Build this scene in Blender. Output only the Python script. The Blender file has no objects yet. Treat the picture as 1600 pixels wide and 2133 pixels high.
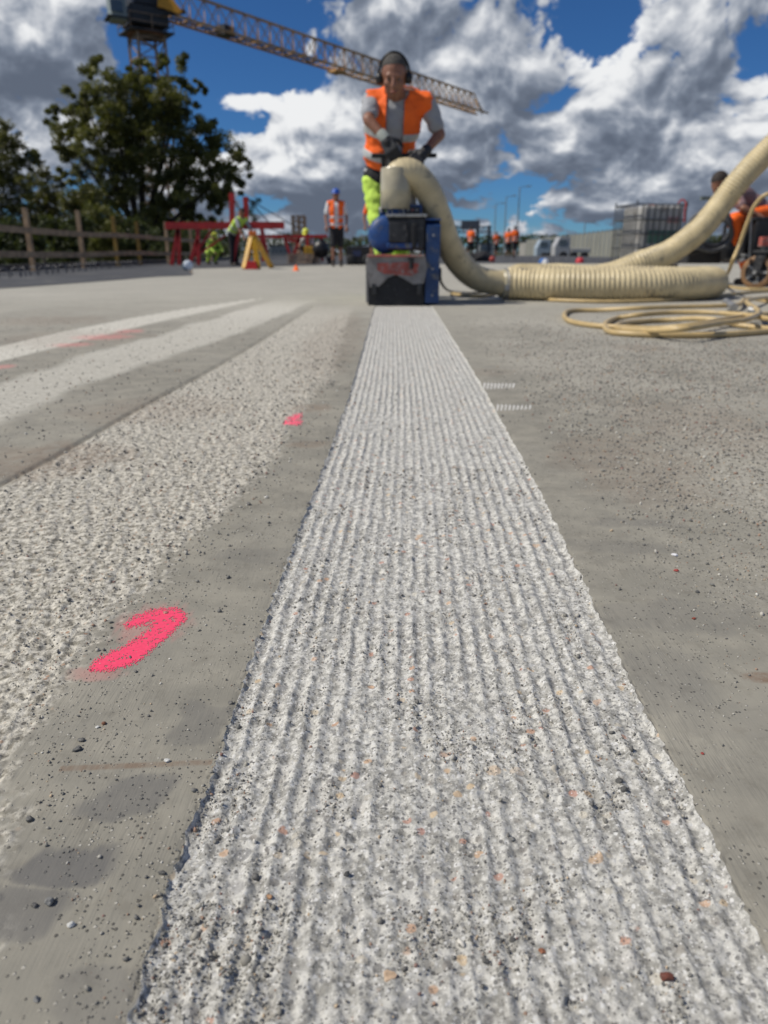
import bpy, bmesh, math, random
import numpy as np
from mathutils import Vector, Matrix, noise as mnoise

random.seed(7)
rng = np.random.default_rng(11)
SC = bpy.context.scene
COL = SC.collection

# ------------------------------------------------------------------ camera
CAM_H = 0.34
PITCH = math.atan((1066.5 - 525) / 1540.0)
cam_d = bpy.data.cameras.new('camera')
cam = bpy.data.objects.new('camera', cam_d); COL.objects.link(cam)
cam.location = (0, 0, CAM_H)
cam.rotation_euler = (math.pi / 2 - PITCH, 0, 0)
cam_d.sensor_fit = 'VERTICAL'; cam_d.sensor_height = 36.0; cam_d.sensor_width = 27.0
cam_d.lens = 36.0 * 1540 / 2133
cam_d.clip_start = 0.02; cam_d.clip_end = 9000
cam_d.dof.use_dof = True
cam_d.dof.focus_distance = 0.60
cam_d.dof.aperture_fstop = 8.2
SC.camera = cam

# ------------------------------------------------------------------ view transform
SC.view_settings.view_transform = 'Standard'
SC.view_settings.look = 'None'
SC.view_settings.exposure = 0.0
SC.view_settings.gamma = 1.0
SC.view_settings.use_curve_mapping = False

CT, ST = math.cos(PITCH), math.sin(PITCH)
def ray(x, y):
    a, b = x - 800.0, 1066.5 - y
    return Vector((a, 1540 * CT + b * ST, b * CT - 1540 * ST))
def G(x, y, z=0.0):                       # a photograph point on the plane at height z
    r = ray(x, y); t = (CAM_H - z) / -r.z
    return Vector((r.x * t, r.y * t, z))
def D(x, y, Y):                           # a photograph point at forward distance Y
    r = ray(x, y); t = Y / r.y
    return Vector((r.x * t, Y, CAM_H + r.z * t))
def azel(x, y):
    r = ray(x, y).normalized()
    return math.atan2(r.x, r.y), math.asin(r.z)

# ------------------------------------------------------------------ sun and sky
SUN_EL = math.radians(50)
TRAVEL = Vector((1.0, 0.14, 0)).normalized()        # where shadows point
sun_d = bpy.data.lights.new('sun', 'SUN')
sun_d.energy = 4.1; sun_d.angle = math.radians(0.53); sun_d.color = (1.0, 0.935, 0.825)
sun = bpy.data.objects.new('sun', sun_d); COL.objects.link(sun)
ldir = Vector((TRAVEL.x * math.cos(SUN_EL), TRAVEL.y * math.cos(SUN_EL), -math.sin(SUN_EL)))
sun.rotation_euler = ldir.to_track_quat('-Z', 'Y').to_euler()
sun.location = (0, 0, 30)

world = bpy.data.worlds.new('World'); SC.world = world; world.use_nodes = True
wt = world.node_tree; wt.nodes.clear()
class NT:
    def __init__(s, t): s.t = t
    def node(s, ty, **kw):
        n = s.t.nodes.new(ty)
        for k, v in kw.items(): setattr(n, k, v)
        return n
    def set(s, sock, v):
        if isinstance(v, bpy.types.NodeSocket): s.t.links.new(v, sock)
        elif v is not None: sock.default_value = v
    def m(s, op, a, b=None, c=None, clamp=False):
        n = s.node('ShaderNodeMath', operation=op, use_clamp=clamp)
        for i, v in enumerate((a, b, c)): s.set(n.inputs[i], v)
        return n.outputs[0]
    def v(s, op, a, b=None, sc=None):
        n = s.node('ShaderNodeVectorMath', operation=op)
        s.set(n.inputs[0], a)
        if b is not None: s.set(n.inputs[1], b)
        if sc is not None: s.set(n.inputs['Scale'], sc)
        return n.outputs['Value'] if op in ('LENGTH', 'DOT_PRODUCT', 'DISTANCE') else n.outputs[0]
    def comb(s, x, y, z):
        n = s.node('ShaderNodeCombineXYZ')
        for i, q in enumerate((x, y, z)): s.set(n.inputs[i], q)
        return n.outputs[0]
    def sep(s, a):
        n = s.node('ShaderNodeSeparateXYZ'); s.set(n.inputs[0], a); return n.outputs
    def noise(s, vec, scale, detail=4, rough=0.55, dist=0.0, lac=2.0, out=0):
        n = s.node('ShaderNodeTexNoise'); s.set(n.inputs['Vector'], vec); n.inputs['Scale'].default_value = scale
        n.inputs['Detail'].default_value = detail; n.inputs['Roughness'].default_value = rough
        n.inputs['Distortion'].default_value = dist; n.inputs['Lacunarity'].default_value = lac
        return n.outputs[out]
    def voro(s, vec, scale, feature='F1', out='Distance', detail=0.0, rough=0.5, rand=1.0):
        n = s.node('ShaderNodeTexVoronoi', feature=feature); s.set(n.inputs['Vector'], vec)
        n.inputs['Scale'].default_value = scale
        if 'Detail' in n.inputs: n.inputs['Detail'].default_value = detail; n.inputs['Roughness'].default_value = rough
        n.inputs['Randomness'].default_value = rand
        return n.outputs[out]
    def mr(s, v, a, b, c=0.0, d=1.0, smooth=True):
        n = s.node('ShaderNodeMapRange', interpolation_type='SMOOTHSTEP' if smooth else 'LINEAR')
        s.set(n.inputs[0], v)
        for i, q in zip((1, 2, 3, 4), (a, b, c, d)): n.inputs[i].default_value = q
        return n.outputs[0]
    def mix(s, f, a, b, blend='MIX'):
        n = s.node('ShaderNodeMix', data_type='RGBA', blend_type=blend)
        s.set(n.inputs[0], f)
        for i, q in ((6, a), (7, b)):
            if isinstance(q, bpy.types.NodeSocket): s.t.links.new(q, n.inputs[i])
            else: n.inputs[i].default_value = (*q[:3], 1)
        return n.outputs[2]
    def ramp(s, f, stops, interp='LINEAR'):
        n = s.node('ShaderNodeValToRGB'); s.set(n.inputs[0], f); cr = n.color_ramp; cr.interpolation = interp
        while len(cr.elements) < len(stops): cr.elements.new(0.5)
        for e, (p, c) in zip(cr.elements, stops): e.position = p; e.color = (*c[:3], 1)
        return n.outputs[0]
    def attr(s, name, out='Fac'):
        n = s.node('ShaderNodeAttribute', attribute_name=name); return n.outputs[out]

# density of the clouds: a group, so it can be sampled again a little towards the sun
grp = bpy.data.node_groups.new('cloud_density', 'ShaderNodeTree')
grp.interface.new_socket('azel', in_out='INPUT', socket_type='NodeSocketVector')
grp.interface.new_socket('density', in_out='OUTPUT', socket_type='NodeSocketFloat')
grp.interface.new_socket('macro', in_out='OUTPUT', socket_type='NodeSocketFloat')
g = NT(grp)
gi = g.node('NodeGroupInput'); go = g.node('NodeGroupOutput')
az, el, _ = g.sep(gi.outputs[0])
e_ = g.m('ADD', g.m('MAXIMUM', el, -0.02), 0.13)
R = g.m('ADD', 4.4, 0.0)
zz = g.m('MULTIPLY', g.m('LOGARITHM', e_, math.e), 1.75)
P = g.comb(g.m('MULTIPLY', g.m('COSINE', az), R), g.m('MULTIPLY', g.m('SINE', az), R), zz)
warp = g.v('SCALE', g.v('SUBTRACT', g.noise(P, 2.3, 3, 0.5, out=1), (0.5, 0.5, 0.5)), sc=0.34)
P2 = g.v('ADD', P, warp)
fb = g.noise(P2, 1.75, 10, 0.60)
bil = g.m('SUBTRACT', 0.62, g.voro(P2, 4.6, 'F1', detail=4.0, rough=0.6))
dens = g.m('ADD', g.m('MULTIPLY', fb, 1.45), g.m('MULTIPLY', bil, 0.36))
BL = [  # where the gaps and the banks of cloud stand in this sky (photo px, radii, weight)
 (130, 95, 215, 120, .48), (110, 270, 110, 60, .16), (430, 130, 120, 130, -.50), (600, 190, 110, 60, -.34), (560, 20, 70, 50, -.22),
 (510, 204, 80, 20, .62), (690, 230, 45, 60, .30), (650, 280, 170, 55, .48), (850, 70, 230, 85, .34), (1000, 170, 240, 70, .20),
 (1265, 55, 85, 65, -.42), (1450, 110, 130, 110, .32), (1592, 112, 34, 24, -.35), (1290, 245, 300, 60, .20), (1165, 205, 40, 22, -.22),
 (560, 418, 60, 18, -.22), (670, 372, 170, 34, .46), (600, 462, 190, 26, .26), (1085, 390, 90, 34, -.30), (950, 330, 100, 40, .14), (1330, 335, 230, 60, .22),
 (620, 130, 70, 60, -.22), (60, 330, 70, 40, -.10), (1480, 420, 160, 60, .18), (1190, 440, 120, 40, .12), (760, 210, 50, 50, .12), (850, 440, 200, 26, -.12)]
bias = None
for (x, y, sx, sy, w) in BL:
    a0, e0 = azel(x, y)
    k = 1.0 / 1750
    da = g.m('DIVIDE', g.m('SUBTRACT', az, a0), sx * k)
    de = g.m('DIVIDE', g.m('SUBTRACT', el, e0), sy * k)
    q = g.m('ADD', g.m('MULTIPLY', da, da), g.m('MULTIPLY', de, de))
    t = g.m('MULTIPLY', g.m('EXPONENT', g.m('MULTIPLY', q, -0.6)), w)
    bias = t if bias is None else g.m('ADD', bias, t)
d0 = g.m('ADD', dens, bias)
low = g.mr(el, 0.015, 0.17, 0.19, 0.0)
d0 = g.m('ADD', d0, low)
grp.links.new(g.m('SUBTRACT', d0, 0.585), go.inputs[0])
fb2 = g.noise(P2, 1.75, 3, 0.55)
grp.links.new(g.m('ADD', g.m('MULTIPLY', fb2, 1.45), g.m('MULTIPLY', bias, 0.4)), go.inputs[1])

w = NT(wt)
tc = w.node('ShaderNodeTexCoord')
nrm = w.v('NORMALIZE', tc.outputs['Generated'])
X, Y, Z = w.sep(nrm)
AZ = w.m('ARCTAN2', X, Y); EL = w.m('ARCSINE', Z)
def dgrp(da, de):
    n = w.node('ShaderNodeGroup'); n.node_tree = grp
    w.set(n.inputs[0], w.comb(w.m('ADD', AZ, da), w.m('ADD', EL, de), 0.0)); return n.outputs
c0 = dgrp(0, 0); c1 = dgrp(-0.006, 0.013); c2 = dgrp(-0.016, 0.042)
alpha = w.mr(c0[0], -0.01, 0.14)
thick = w.mr(c0[0], 0.0, 0.6)
fine = w.m('MULTIPLY', w.m('SUBTRACT', c0[0], c1[0]), 1.45)
mac = w.m('MULTIPLY', w.m('SUBTRACT', c0[1], c2[1]), 1.7)
shade = w.m('ADD', w.m('ADD', fine, mac), w.m('SUBTRACT', 0.62, w.m('MULTIPLY', thick, 0.22)))
shade = w.m('SUBTRACT', shade, w.mr(EL, 0.0, 0.14, 0.30, 0.0))
for (x, y, sx, sy, k_) in [(870, 45, 190, 60, .38), (110, 100, 150, 80, .42), (960, 245, 200, 45, .30), (1300, 290, 260, 45, .22), (640, 330, 150, 22, .25)]:   # thick flat cloud bases
    a0, e0 = azel(x, y)
    da = w.m('MULTIPLY', w.m('SUBTRACT', AZ, a0), 1750 / sx); de = w.m('MULTIPLY', w.m('SUBTRACT', EL, e0), 1750 / sy)
    q = w.m('EXPONENT', w.m('MULTIPLY', w.m('ADD', w.m('MULTIPLY', da, da), w.m('MULTIPLY', de, de)), -0.6))
    shade = w.m('SUBTRACT', shade, w.m('MULTIPLY', q, k_))
shade = w.mr(shade, -0.28, 1.12)
ccol = w.ramp(shade, [(0.0, (.115, .14, .19)), (0.3, (.20, .235, .30)), (0.55, (.34, .375, .44)), (0.8, (.56, .585, .63)), (1.0, (.86, .87, .88))])
sky = w.node('ShaderNodeTexSky', sky_type='NISHITA')
sky.sun_disc = False; sky.sun_elevation = SUN_EL
sunpos = -TRAVEL
sky.sun_rotation = math.atan2(sunpos.x, sunpos.y)
sky.altitude = 1500; sky.air_density = 1.0; sky.dust_density = 0.2; sky.ozone_density = 4.0
STR = 0.10
skyc = w.mix(1.0, sky.outputs[0], (0.24, 0.45, 0.68), 'MULTIPLY')
skyc = w.mix(1.0, skyc, (STR, STR, STR), 'MULTIPLY')
hz = w.mr(EL, 0.0, 0.10, 0.25, 1.0)
allc = w.mix(alpha, skyc, ccol)
bg = w.node('ShaderNodeBackground'); w.set(bg.inputs[0], allc); bg.inputs[1].default_value = 1.0
wo = w.node('ShaderNodeOutputWorld'); wt.links.new(bg.outputs[0], wo.inputs[0])
world.cycles.sampling_method = 'MANUAL'; world.cycles.sample_map_resolution = 1024

# ------------------------------------------------------------------ object helpers
def tag(o, label=None, cat=None, group=None, kind=None):
    if label: o['label'] = label
    if cat: o['category'] = cat
    if group: o['group'] = group
    if kind: o['kind'] = kind
    return o
def empty(name, loc, label=None, cat=None, group=None):
    o = bpy.data.objects.new(name, None); COL.objects.link(o); o.location = loc; o.empty_display_size = 0.1
    return tag(o, label, cat, group)
def wloc(o):
    v = Vector((0, 0, 0))
    while o is not None: v += o.location; o = o.parent
    return v
def link_mesh(name, me, mats, parent=None, origin=None, smooth=False):
    """mesh data given in world coordinates; stored relative to its parent / origin"""
    org = wloc(parent) if parent is not None else (Vector(origin) if origin is not None else Vector((0, 0, 0)))
    if org.length > 0: me.transform(Matrix.Translation(-org))
    o = bpy.data.objects.new(name, me); COL.objects.link(o)
    if parent is not None: o.parent = parent
    else: o.location = org
    for m_ in (mats if isinstance(mats, (list, tuple)) else [mats]): me.materials.append(m_)
    if smooth: me.polygons.foreach_set('use_smooth', [True] * len(me.polygons))
    return o
class MB:
    def __init__(s): s.v = []; s.f = []; s.sm = []
    def add(s, vs, fs, smooth=False):
        n = len(s.v); s.v.extend([tuple(q) for q in vs]); s.f.extend([tuple(i + n for i in f) for f in fs]); s.sm.extend([smooth] * len(fs)); return s
    def box(s, c, size, rz=0.0, bev=0.0, mat=None):
        c = Vector(c); hx, hy, hz_ = [q / 2 for q in size]
        M_ = mat if mat is not None else Matrix.Rotation(rz, 3, 'Z')
        if bev <= 0:
            vs = [c + M_ @ Vector((sx * hx, sy * hy, sz * hz_)) for sz in (-1, 1) for sy in (-1, 1) for sx in (-1, 1)]
            return s.add(vs, [(0, 2, 3, 1), (4, 5, 7, 6), (0, 1, 5, 4), (2, 6, 7, 3), (0, 4, 6, 2), (1, 3, 7, 5)])
        b = min(bev, hx * .9, hy * .9, hz_ * .9); bm = bmesh.new(); bmesh.ops.create_cube(bm, size=1)
        bmesh.ops.scale(bm, vec=(hx * 2, hy * 2, hz_ * 2), verts=bm.verts)
        bmesh.ops.bevel(bm, geom=bm.edges[:], offset=b, segments=2, affect='EDGES', profile=0.5)
        bm.verts.index_update(); vs = [c + M_ @ q.co for q in bm.verts]; fs = [[q.index for q in f.verts] for f in bm.faces]; bm.free()
        return s.add(vs, fs)
    def beam(s, a, b, w_, h_=None, up=(0, 0, 1)):
        a, b = Vector(a), Vector(b); h_ = h_ or w_; d = (b - a); L = d.length
        if L < 1e-6: return s
        d /= L; u = Vector(up)
        if abs(d.dot(u)) > .98: u = Vector((1, 0, 0))
        x = d.cross(u).normalized(); z = x.cross(d)
        vs = [p + x * (sx * w_ / 2) + z * (sz * h_ / 2) for p in (a, b) for sx, sz in ((-1, -1), (1, -1), (1, 1), (-1, 1))]
        return s.add(vs, [(0, 1, 2, 3), (7, 6, 5, 4), (0, 4, 5, 1), (1, 5, 6, 2), (2, 6, 7, 3), (3, 7, 4, 0)])
    def cyl(s, a, b, r0, r1=None, n=16, caps=True):
        a, b = Vector(a), Vector(b); r1 = r0 if r1 is None else r1; d = (b - a).normalized()
        u = Vector((0, 0, 1)) if abs(d.z) < .95 else Vector((1, 0, 0)); x = d.cross(u).normalized(); y = d.cross(x)
        vs = []
        for p, r in ((a, r0), (b, r1)):
            vs += [p + (x * math.cos(t) + y * math.sin(t)) * r for t in [2 * math.pi * i / n for i in range(n)]]
        s.add(vs, [(i, (i + 1) % n, n + (i + 1) % n, n + i) for i in range(n)], True)
        if caps: s.add(vs, [tuple(range(n))[::-1], tuple(range(n, 2 * n))])
        return s
    def lathe(s, a, d, prof, n=24):      # prof: (along, radius)
        a = Vector(a); d = Vector(d).normalized(); u = Vector((0, 0, 1)) if abs(d.z) < .95 else Vector((1, 0, 0)); x = d.cross(u).normalized(); y = d.cross(x)
        vs = []
        for (t, r) in prof:
            vs += [a + d * t + (x * math.cos(q) + y * math.sin(q)) * max(r, 1e-4) for q in [2 * math.pi * i / n for i in range(n)]]
        fs = []
        for k in range(len(prof) - 1):
            fs += [(k * n + i, k * n + (i + 1) % n, (k + 1) * n + (i + 1) % n, (k + 1) * n + i) for i in range(n)]
        return s.add(vs, fs, True)
    def ell(s, c, r, n=12, m_=8, mat=None):
        c = Vector(c); M_ = mat or Matrix.Identity(3); vs = []
        for j in range(m_ + 1):
            ph = math.pi * j / m_
            for i in range(n):
                t = 2 * math.pi * i / n
                vs.append(c + M_ @ Vector((r[0] * math.sin(ph) * math.cos(t), r[1] * math.sin(ph) * math.sin(t), r[2] * math.cos(ph))))
        return s.add(vs, [(j * n + i, (j + 1) * n + i, (j + 1) * n + (i + 1) % n, j * n + (i + 1) % n) for j in range(m_) for i in range(n)], True)
    def sweep(s, pts, rad, n=12, caps=True):
        """tube through pts; rad a number or a list"""
        pts = [Vector(p) for p in pts]; N = len(pts); rad = rad if hasattr(rad, '__len__') else [rad] * N
        T = [(pts[min(i + 1, N - 1)] - pts[max(i - 1, 0)]).normalized() for i in range(N)]
        u = Vector((0, 0, 1)) if abs(T[0].z) < .9 else Vector((1, 0, 0)); x = T[0].cross(u).normalized(); vs = []
        for i in range(N):
            x = (x - T[i] * x.dot(T[i])).normalized(); y = T[i].cross(x)
            vs += [pts[i] + (x * math.cos(q) + y * math.sin(q)) * rad[i] for q in [2 * math.pi * k / n for k in range(n)]]
        s.add(vs, [(k * n + i, k * n + (i + 1) % n, (k + 1) * n + (i + 1) % n, (k + 1) * n + i) for k in range(N - 1) for i in range(n)], True)
        if caps: s.add(vs[:n] + vs[-n:], [tuple(range(n))[::-1], tuple(range(n, 2 * n))])
        return s
    def prism(s, outline, axis, depth):   # closed outline of points, pushed along axis*depth
        o = [Vector(p) for p in outline]; a = Vector(axis) * depth; n = len(o)
        s.add(o + [p + a for p in o], [tuple(range(n)), tuple(range(2 * n - 1, n - 1, -1))] + [(i, n + i, n + (i + 1) % n, (i + 1) % n) for i in range(n)])
        return s
    def build(s, name, mat, parent=None, origin=None, label=None, cat=None, group=None, kind=None, recalc=True):
        me = bpy.data.meshes.new(name); me.from_pydata(s.v, [], s.f)
        if recalc:
            bm = bmesh.new(); bm.from_mesh(me); bmesh.ops.recalc_face_normals(bm, faces=bm.faces); bm.to_mesh(me); bm.free()
        if len(me.polygons) == len(s.sm): me.polygons.foreach_set('use_smooth', s.sm)
        if parent is None and origin is None and s.v:
            a = np.array(s.v); origin = ((a[:, 0].min() + a[:, 0].max()) / 2, (a[:, 1].min() + a[:, 1].max()) / 2, a[:, 2].min())
        o = link_mesh(name, me, mat, parent, origin)
        return tag(o, label, cat, group, kind)
def catmull(P_, step):
    P_ = [Vector(p) for p in P_]; out = []
    Q = [P_[0] * 2 - P_[1]] + P_ + [P_[-1] * 2 - P_[-2]]
    for i in range(1, len(Q) - 2):
        a, b, c, d = Q[i - 1], Q[i], Q[i + 1], Q[i + 2]; n = max(2, int((c - b).length / step))
        for k in range(n):
            t = k / n
            out.append(0.5 * ((2 * b) + (c - a) * t + (2 * a - 5 * b + 4 * c - d) * t * t + (3 * b - a - 3 * c + d) * t ** 3))
    out.append(P_[-1]); return out
def copy_tree(o, loc=None, parent=None):
    c = o.copy(); COL.objects.link(c); c.parent = parent
    if loc is not None: c.location = loc
    for ch in list(o.children): copy_tree(ch, None, c)
    return c

# ------------------------------------------------------------------ materials
def mat(name, col, rough=0.6, metal=0.0, var=0.12, scale=6.0, bump=0.0, bscale=40.0, spec=0.5, trans=0.0, emit=None, dirt=None, dirt_amt=0.0, coat=0.0, alpha=1.0):
    m_ = bpy.data.materials.new(name); m_.use_nodes = True; t = NT(m_.node_tree)
    b = m_.node_tree.nodes['Principled BSDF']
    tcn = t.node('ShaderNodeTexCoord').outputs['Object']
    n1 = t.noise(tcn, scale, 5, 0.6)
    dark = tuple(q * (1 - var) for q in col); light = tuple(min(1, q * (1 + var)) for q in col)
    c = t.mix(t.mr(n1, 0.3, 0.7), dark, light)
    if dirt:
        n2 = t.noise(tcn, scale * 1.7, 7, 0.68)
        c = t.mix(t.mr(n2, 0.62 - dirt_amt, 0.70 - dirt_amt * .6), c, dirt)
    t.set(b.inputs['Base Color'], c)
    t.set(b.inputs['Roughness'], t.m('ADD', rough - .06, t.m('MULTIPLY', n1, .12), clamp=True))
    b.inputs['Metallic'].default_value = metal; b.inputs['Specular IOR Level'].default_value = spec
    b.inputs['Transmission Weight'].default_value = trans; b.inputs['Coat Weight'].default_value = coat
    if alpha < 1: b.inputs['Alpha'].default_value = alpha
    if bump > 0:
        bn = t.node('ShaderNodeBump'); bn.inputs['Strength'].default_value = 1.0; bn.inputs['Distance'].default_value = bump
        t.set(bn.inputs['Height'], t.noise(tcn, bscale, 4, 0.6)); t.set(b.inputs['Normal'], bn.outputs[0])
    return m_
M = {}
# ------------------------------------------------------------------ numeric noise for the relief of the deck
def hash2(ix, iy, seed):
    with np.errstate(over='ignore'):
        h = (ix.astype(np.int64).astype(np.uint32) * np.uint32(374761393) + iy.astype(np.int64).astype(np.uint32) * np.uint32(668265263) + np.uint32(seed * 2246822519 % 4294967296))
        h = (h ^ (h >> np.uint32(13))) * np.uint32(1274126177)
        h = h ^ (h >> np.uint32(16)); h = h * np.uint32(2654435761); h = h ^ (h >> np.uint32(15))
    return h.astype(np.float32) / np.float32(4294967295.0)
def vn(x, y, seed):
    fx = np.floor(x); fy = np.floor(y); tx = x - fx; ty = y - fy
    tx = tx * tx * (3 - 2 * tx); ty = ty * ty * (3 - 2 * ty)
    a = hash2(fx, fy, seed); b = hash2(fx + 1, fy, seed); c = hash2(fx, fy + 1, seed); d = hash2(fx + 1, fy + 1, seed)
    return (a + (b - a) * tx) * (1 - ty) + (c + (d - c) * tx) * ty
def fbm(x, y, seed, oct_=4, g_=0.5):
    s = 0; a = 1.0; n = 0
    for o in range(oct_):
        s = s + a * vn(x * 2 ** o + o * 17.3, y * 2 ** o - o * 9.1, seed + o); n += a; a *= g_
    return s / n
def worley(x, y, seed):
    fx = np.floor(x); fy = np.floor(y); best = np.full(x.shape, 9.0, np.float32); cid = np.zeros(x.shape, np.float32)
    for dx in (-1, 0, 1):
        for dy in (-1, 0, 1):
            cx = fx + dx; cy = fy + dy; px = cx + hash2(cx, cy, seed); py = cy + hash2(cx, cy, seed + 1)
            dd = (px - x) ** 2 + (py - y) ** 2; m_ = dd < best
            best = np.where(m_, dd, best); cid = np.where(m_, hash2(cx, cy, seed + 2), cid)
    return np.sqrt(best), cid
def sstep(a, b, x):
    t = np.clip((x - a) / (b - a), 0, 1); return t * t * (3 - 2 * t)

def trace(pts):                      # outline read off the photograph -> X as a function of Y on the deck
    q = sorted([(G(x, y).y, G(x, y).x) for x, y in pts]); Ys = np.array([a for a, b in q]); Xs = np.array([b for a, b in q])
    def f(Y):
        Y = np.asarray(Y, dtype=float); r = np.interp(Y, Ys, Xs)
        lo = Y < Ys[0]; hi = Y > Ys[-1]
        s0 = (Xs[1] - Xs[0]) / (Ys[1] - Ys[0]); s1 = (Xs[-1] - Xs[-2]) / (Ys[-1] - Ys[-2])
        r = np.where(lo, Xs[0] + np.clip(s0, -.3, .3) * (Y - Ys[0]), r); return np.where(hi, Xs[-1] + s1 * (Y - Ys[-1]), r)
    return f
STRIP_L = trace([(262, 2133), (375, 1780), (460, 1560), (560, 1265), (640, 1060), (690, 930), (722, 840), (752, 740), (780, 640)])
STRIP_R = trace([(1680, 2133), (1600, 1985), (1440, 1660), (1330, 1450), (1210, 1200), (1100, 975), (1000, 795), (940, 700), (902, 640)])
ROUGH_R = trace([(-40, 1850), (40, 1560), (150, 1390), (250, 1270), (360, 1165), (450, 1085), (520, 1010), (600, 900), (690, 770), (730, 650)])
ROUGH_L = trace([(0, 1018), (130, 950), (300, 850), (420, 785), (530, 722), (640, 650)])
BAND2_R = trace([(0, 885), (180, 800), (360, 742), (480, 700), (600, 650), (650, 628)])
BAND2_L = trace([(0, 800), (180, 738), (320, 700), (450, 662), (560, 628)])
BAND3_R = trace([(0, 752), (160, 712), (320, 672), (440, 646), (500, 632)])
BAND3_L = trace([(0, 722), (120, 694), (280, 662), (400, 642), (470, 632)])
STRIP_END = 5.5

def edge_jit(Y, seed):
    y = np.asarray(Y, dtype=float); z = np.zeros_like(y)
    return (vn(y / .012, z, seed) - .5) * .0036 + (vn(y / .0045, z, seed + 3) - .5) * .0028 + (vn(y / .05, z, seed + 5) - .5) * .002

def rough_mask(x, y):
    j = (fbm(x / .05, y / .12, 41, 4) - .5) * .045 + (vn(x / .006, y / .006, 44) - .5) * .03
    r = sstep(.018, -.018, x + j - ROUGH_R(y)) * sstep(-.006, .006, x - ROUGH_L(y) + (vn(x / .02, y / .02, 47) - .5) * .01)
    r *= 1 - sstep(4.2, 5.4, y)
    return r
def pale_mask(x, y):
    j = (fbm(x / .12, y / .2, 51, 3) - .5) * .10
    a = sstep(-.03, .03, x - BAND2_L(y) + j) * sstep(.03, -.03, x + j * .7 - BAND2_R(y)) * (1 - sstep(4.6, 6.2, y))
    b = sstep(-.015, .015, x - BAND3_L(y)) * sstep(.02, -.02, x - BAND3_R(y)) * (1 - sstep(5.4, 6.8, y))
    return a * .75 + b * 1.4
def gauss_px(x, y, px, py, rx, ry, rot=0.0, square=False):      # a stain of its own shape, placed on the deck
    c = G(px, py); ex = abs(G(px + rx, py).x - c.x); ey = abs(G(px, py - ry).y - c.y)
    ca, sa = math.cos(rot), math.sin(rot); dx = x - c.x; dy = y - c.y
    u = (dx * ca + dy * sa) / ex; v_ = (-dx * sa + dy * ca) / ey
    return (u ** 4 + v_ ** 4) ** .5 if square else u * u + v_ * v_

def deck_height(x, y):
    r = rough_mask(x, y)
    h = (fbm(x / .5, y / .5, 3, 3) - .5) * .002 + (fbm(x / .012, y / .012, 5, 3) - .5) * .00005
    w1, i1 = worley(x / .0062, y / .0062, 21); w2, i2 = worley(x / .0031, y / .0031, 25)
    rg = (fbm(x / .011, y / .014, 31, 4, .6) - .5) * .0062 + (.5 - w1) * .0016 * (i1 > .35) + (.5 - w2) * .0007
    rg += (fbm((x + .12 * y) / .0065, y / .07, 37, 3) - .5) * .0030
    rg += np.sin((x * .93 + y * .36) / .0135 * 2 * math.pi / 1.6) * .00045
    h = h + r * (rg - .0007)
    # sawn joint beside the blasted band
    jx = x - (ROUGH_L(y) - .012)
    h = h - .006 * np.exp(-(jx / .0055) ** 2) * (y < 5)
    # crushed fines drifting along the band's border and over the right-hand field
    m_ = np.clip(fbm(x / .22, y / .3, 61, 4) * 2.8 - .85, 0, 1) * sstep(.05, .22, x - STRIP_R(y)) * sstep(.45, .9, y)
    h = h + m_ * (1 - r) * (np.maximum(.42 - w1, 0) * .0055 * (i1 > .55) + np.maximum(.4 - w2, 0) * .0022 * (i2 > .6))
    # beside the cut the surface is slightly chipped
    for E, s in ((STRIP_L, -1), (STRIP_R, 1)):
        d = (x - E(y)) * s
        h = h - .0012 * np.exp(-np.maximum(d, 0) / .003) * (d > 0) * (y < STRIP_END) * (vn(x / .005, y / .005, 71) > .45)
    return h
def strip_height(x, y):
    a = STRIP_L(y); b = STRIP_R(y); u = (x - a) / (b - a)
    wob = (fbm(y / .06, u * 6, 81, 3) - .5) * .16
    ph = u * 23.0 + wob
    k = np.floor(ph); amp = .55 + .9 * vn(k * 3.7, y / .03, 83)
    ridge = (.5 + .5 * np.cos(2 * math.pi * ph)) ** 1.3 * .0018 * amp
    w1, i1 = worley(x / .0072, y / .0072, 91); w2, i2 = worley(x / .0036, y / .0036, 95); w3, i3 = worley(x / .013, y / .013, 97)
    h = -.0044 + ridge * (.45 + 1.1 * vn(x / .07, y / .10, 87)) + (fbm(x / .0075, y / .009, 101, 5, .70) - .5) * .0033
    h = h + (.5 - w1) * .0013 * (i1 > .3) + (.5 - w2) * .0008 + np.maximum(.46 - w3, 0) * .004 * (i3 > .72) - np.maximum(.38 - w3, 0) * .006 * (i3 < .12)
    h = h + (fbm(x / .09, y / .12, 105, 2) - .5) * .0016
    # the wall of the cut on both sides
    e = np.minimum(u, 1 - u) * (b - a)
    return h * sstep(-.0004, .0022, e) + (1 - sstep(-.0004, .0022, e)) * -.0006
def surf_height(x, y):
    x = np.asarray(x, dtype=float); y = np.asarray(y, dtype=float)
    ins = (x > STRIP_L(y)) & (x < STRIP_R(y)) & (y < STRIP_END)
    return np.where(ins, strip_height(x, y), deck_height(x, y))

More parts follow.
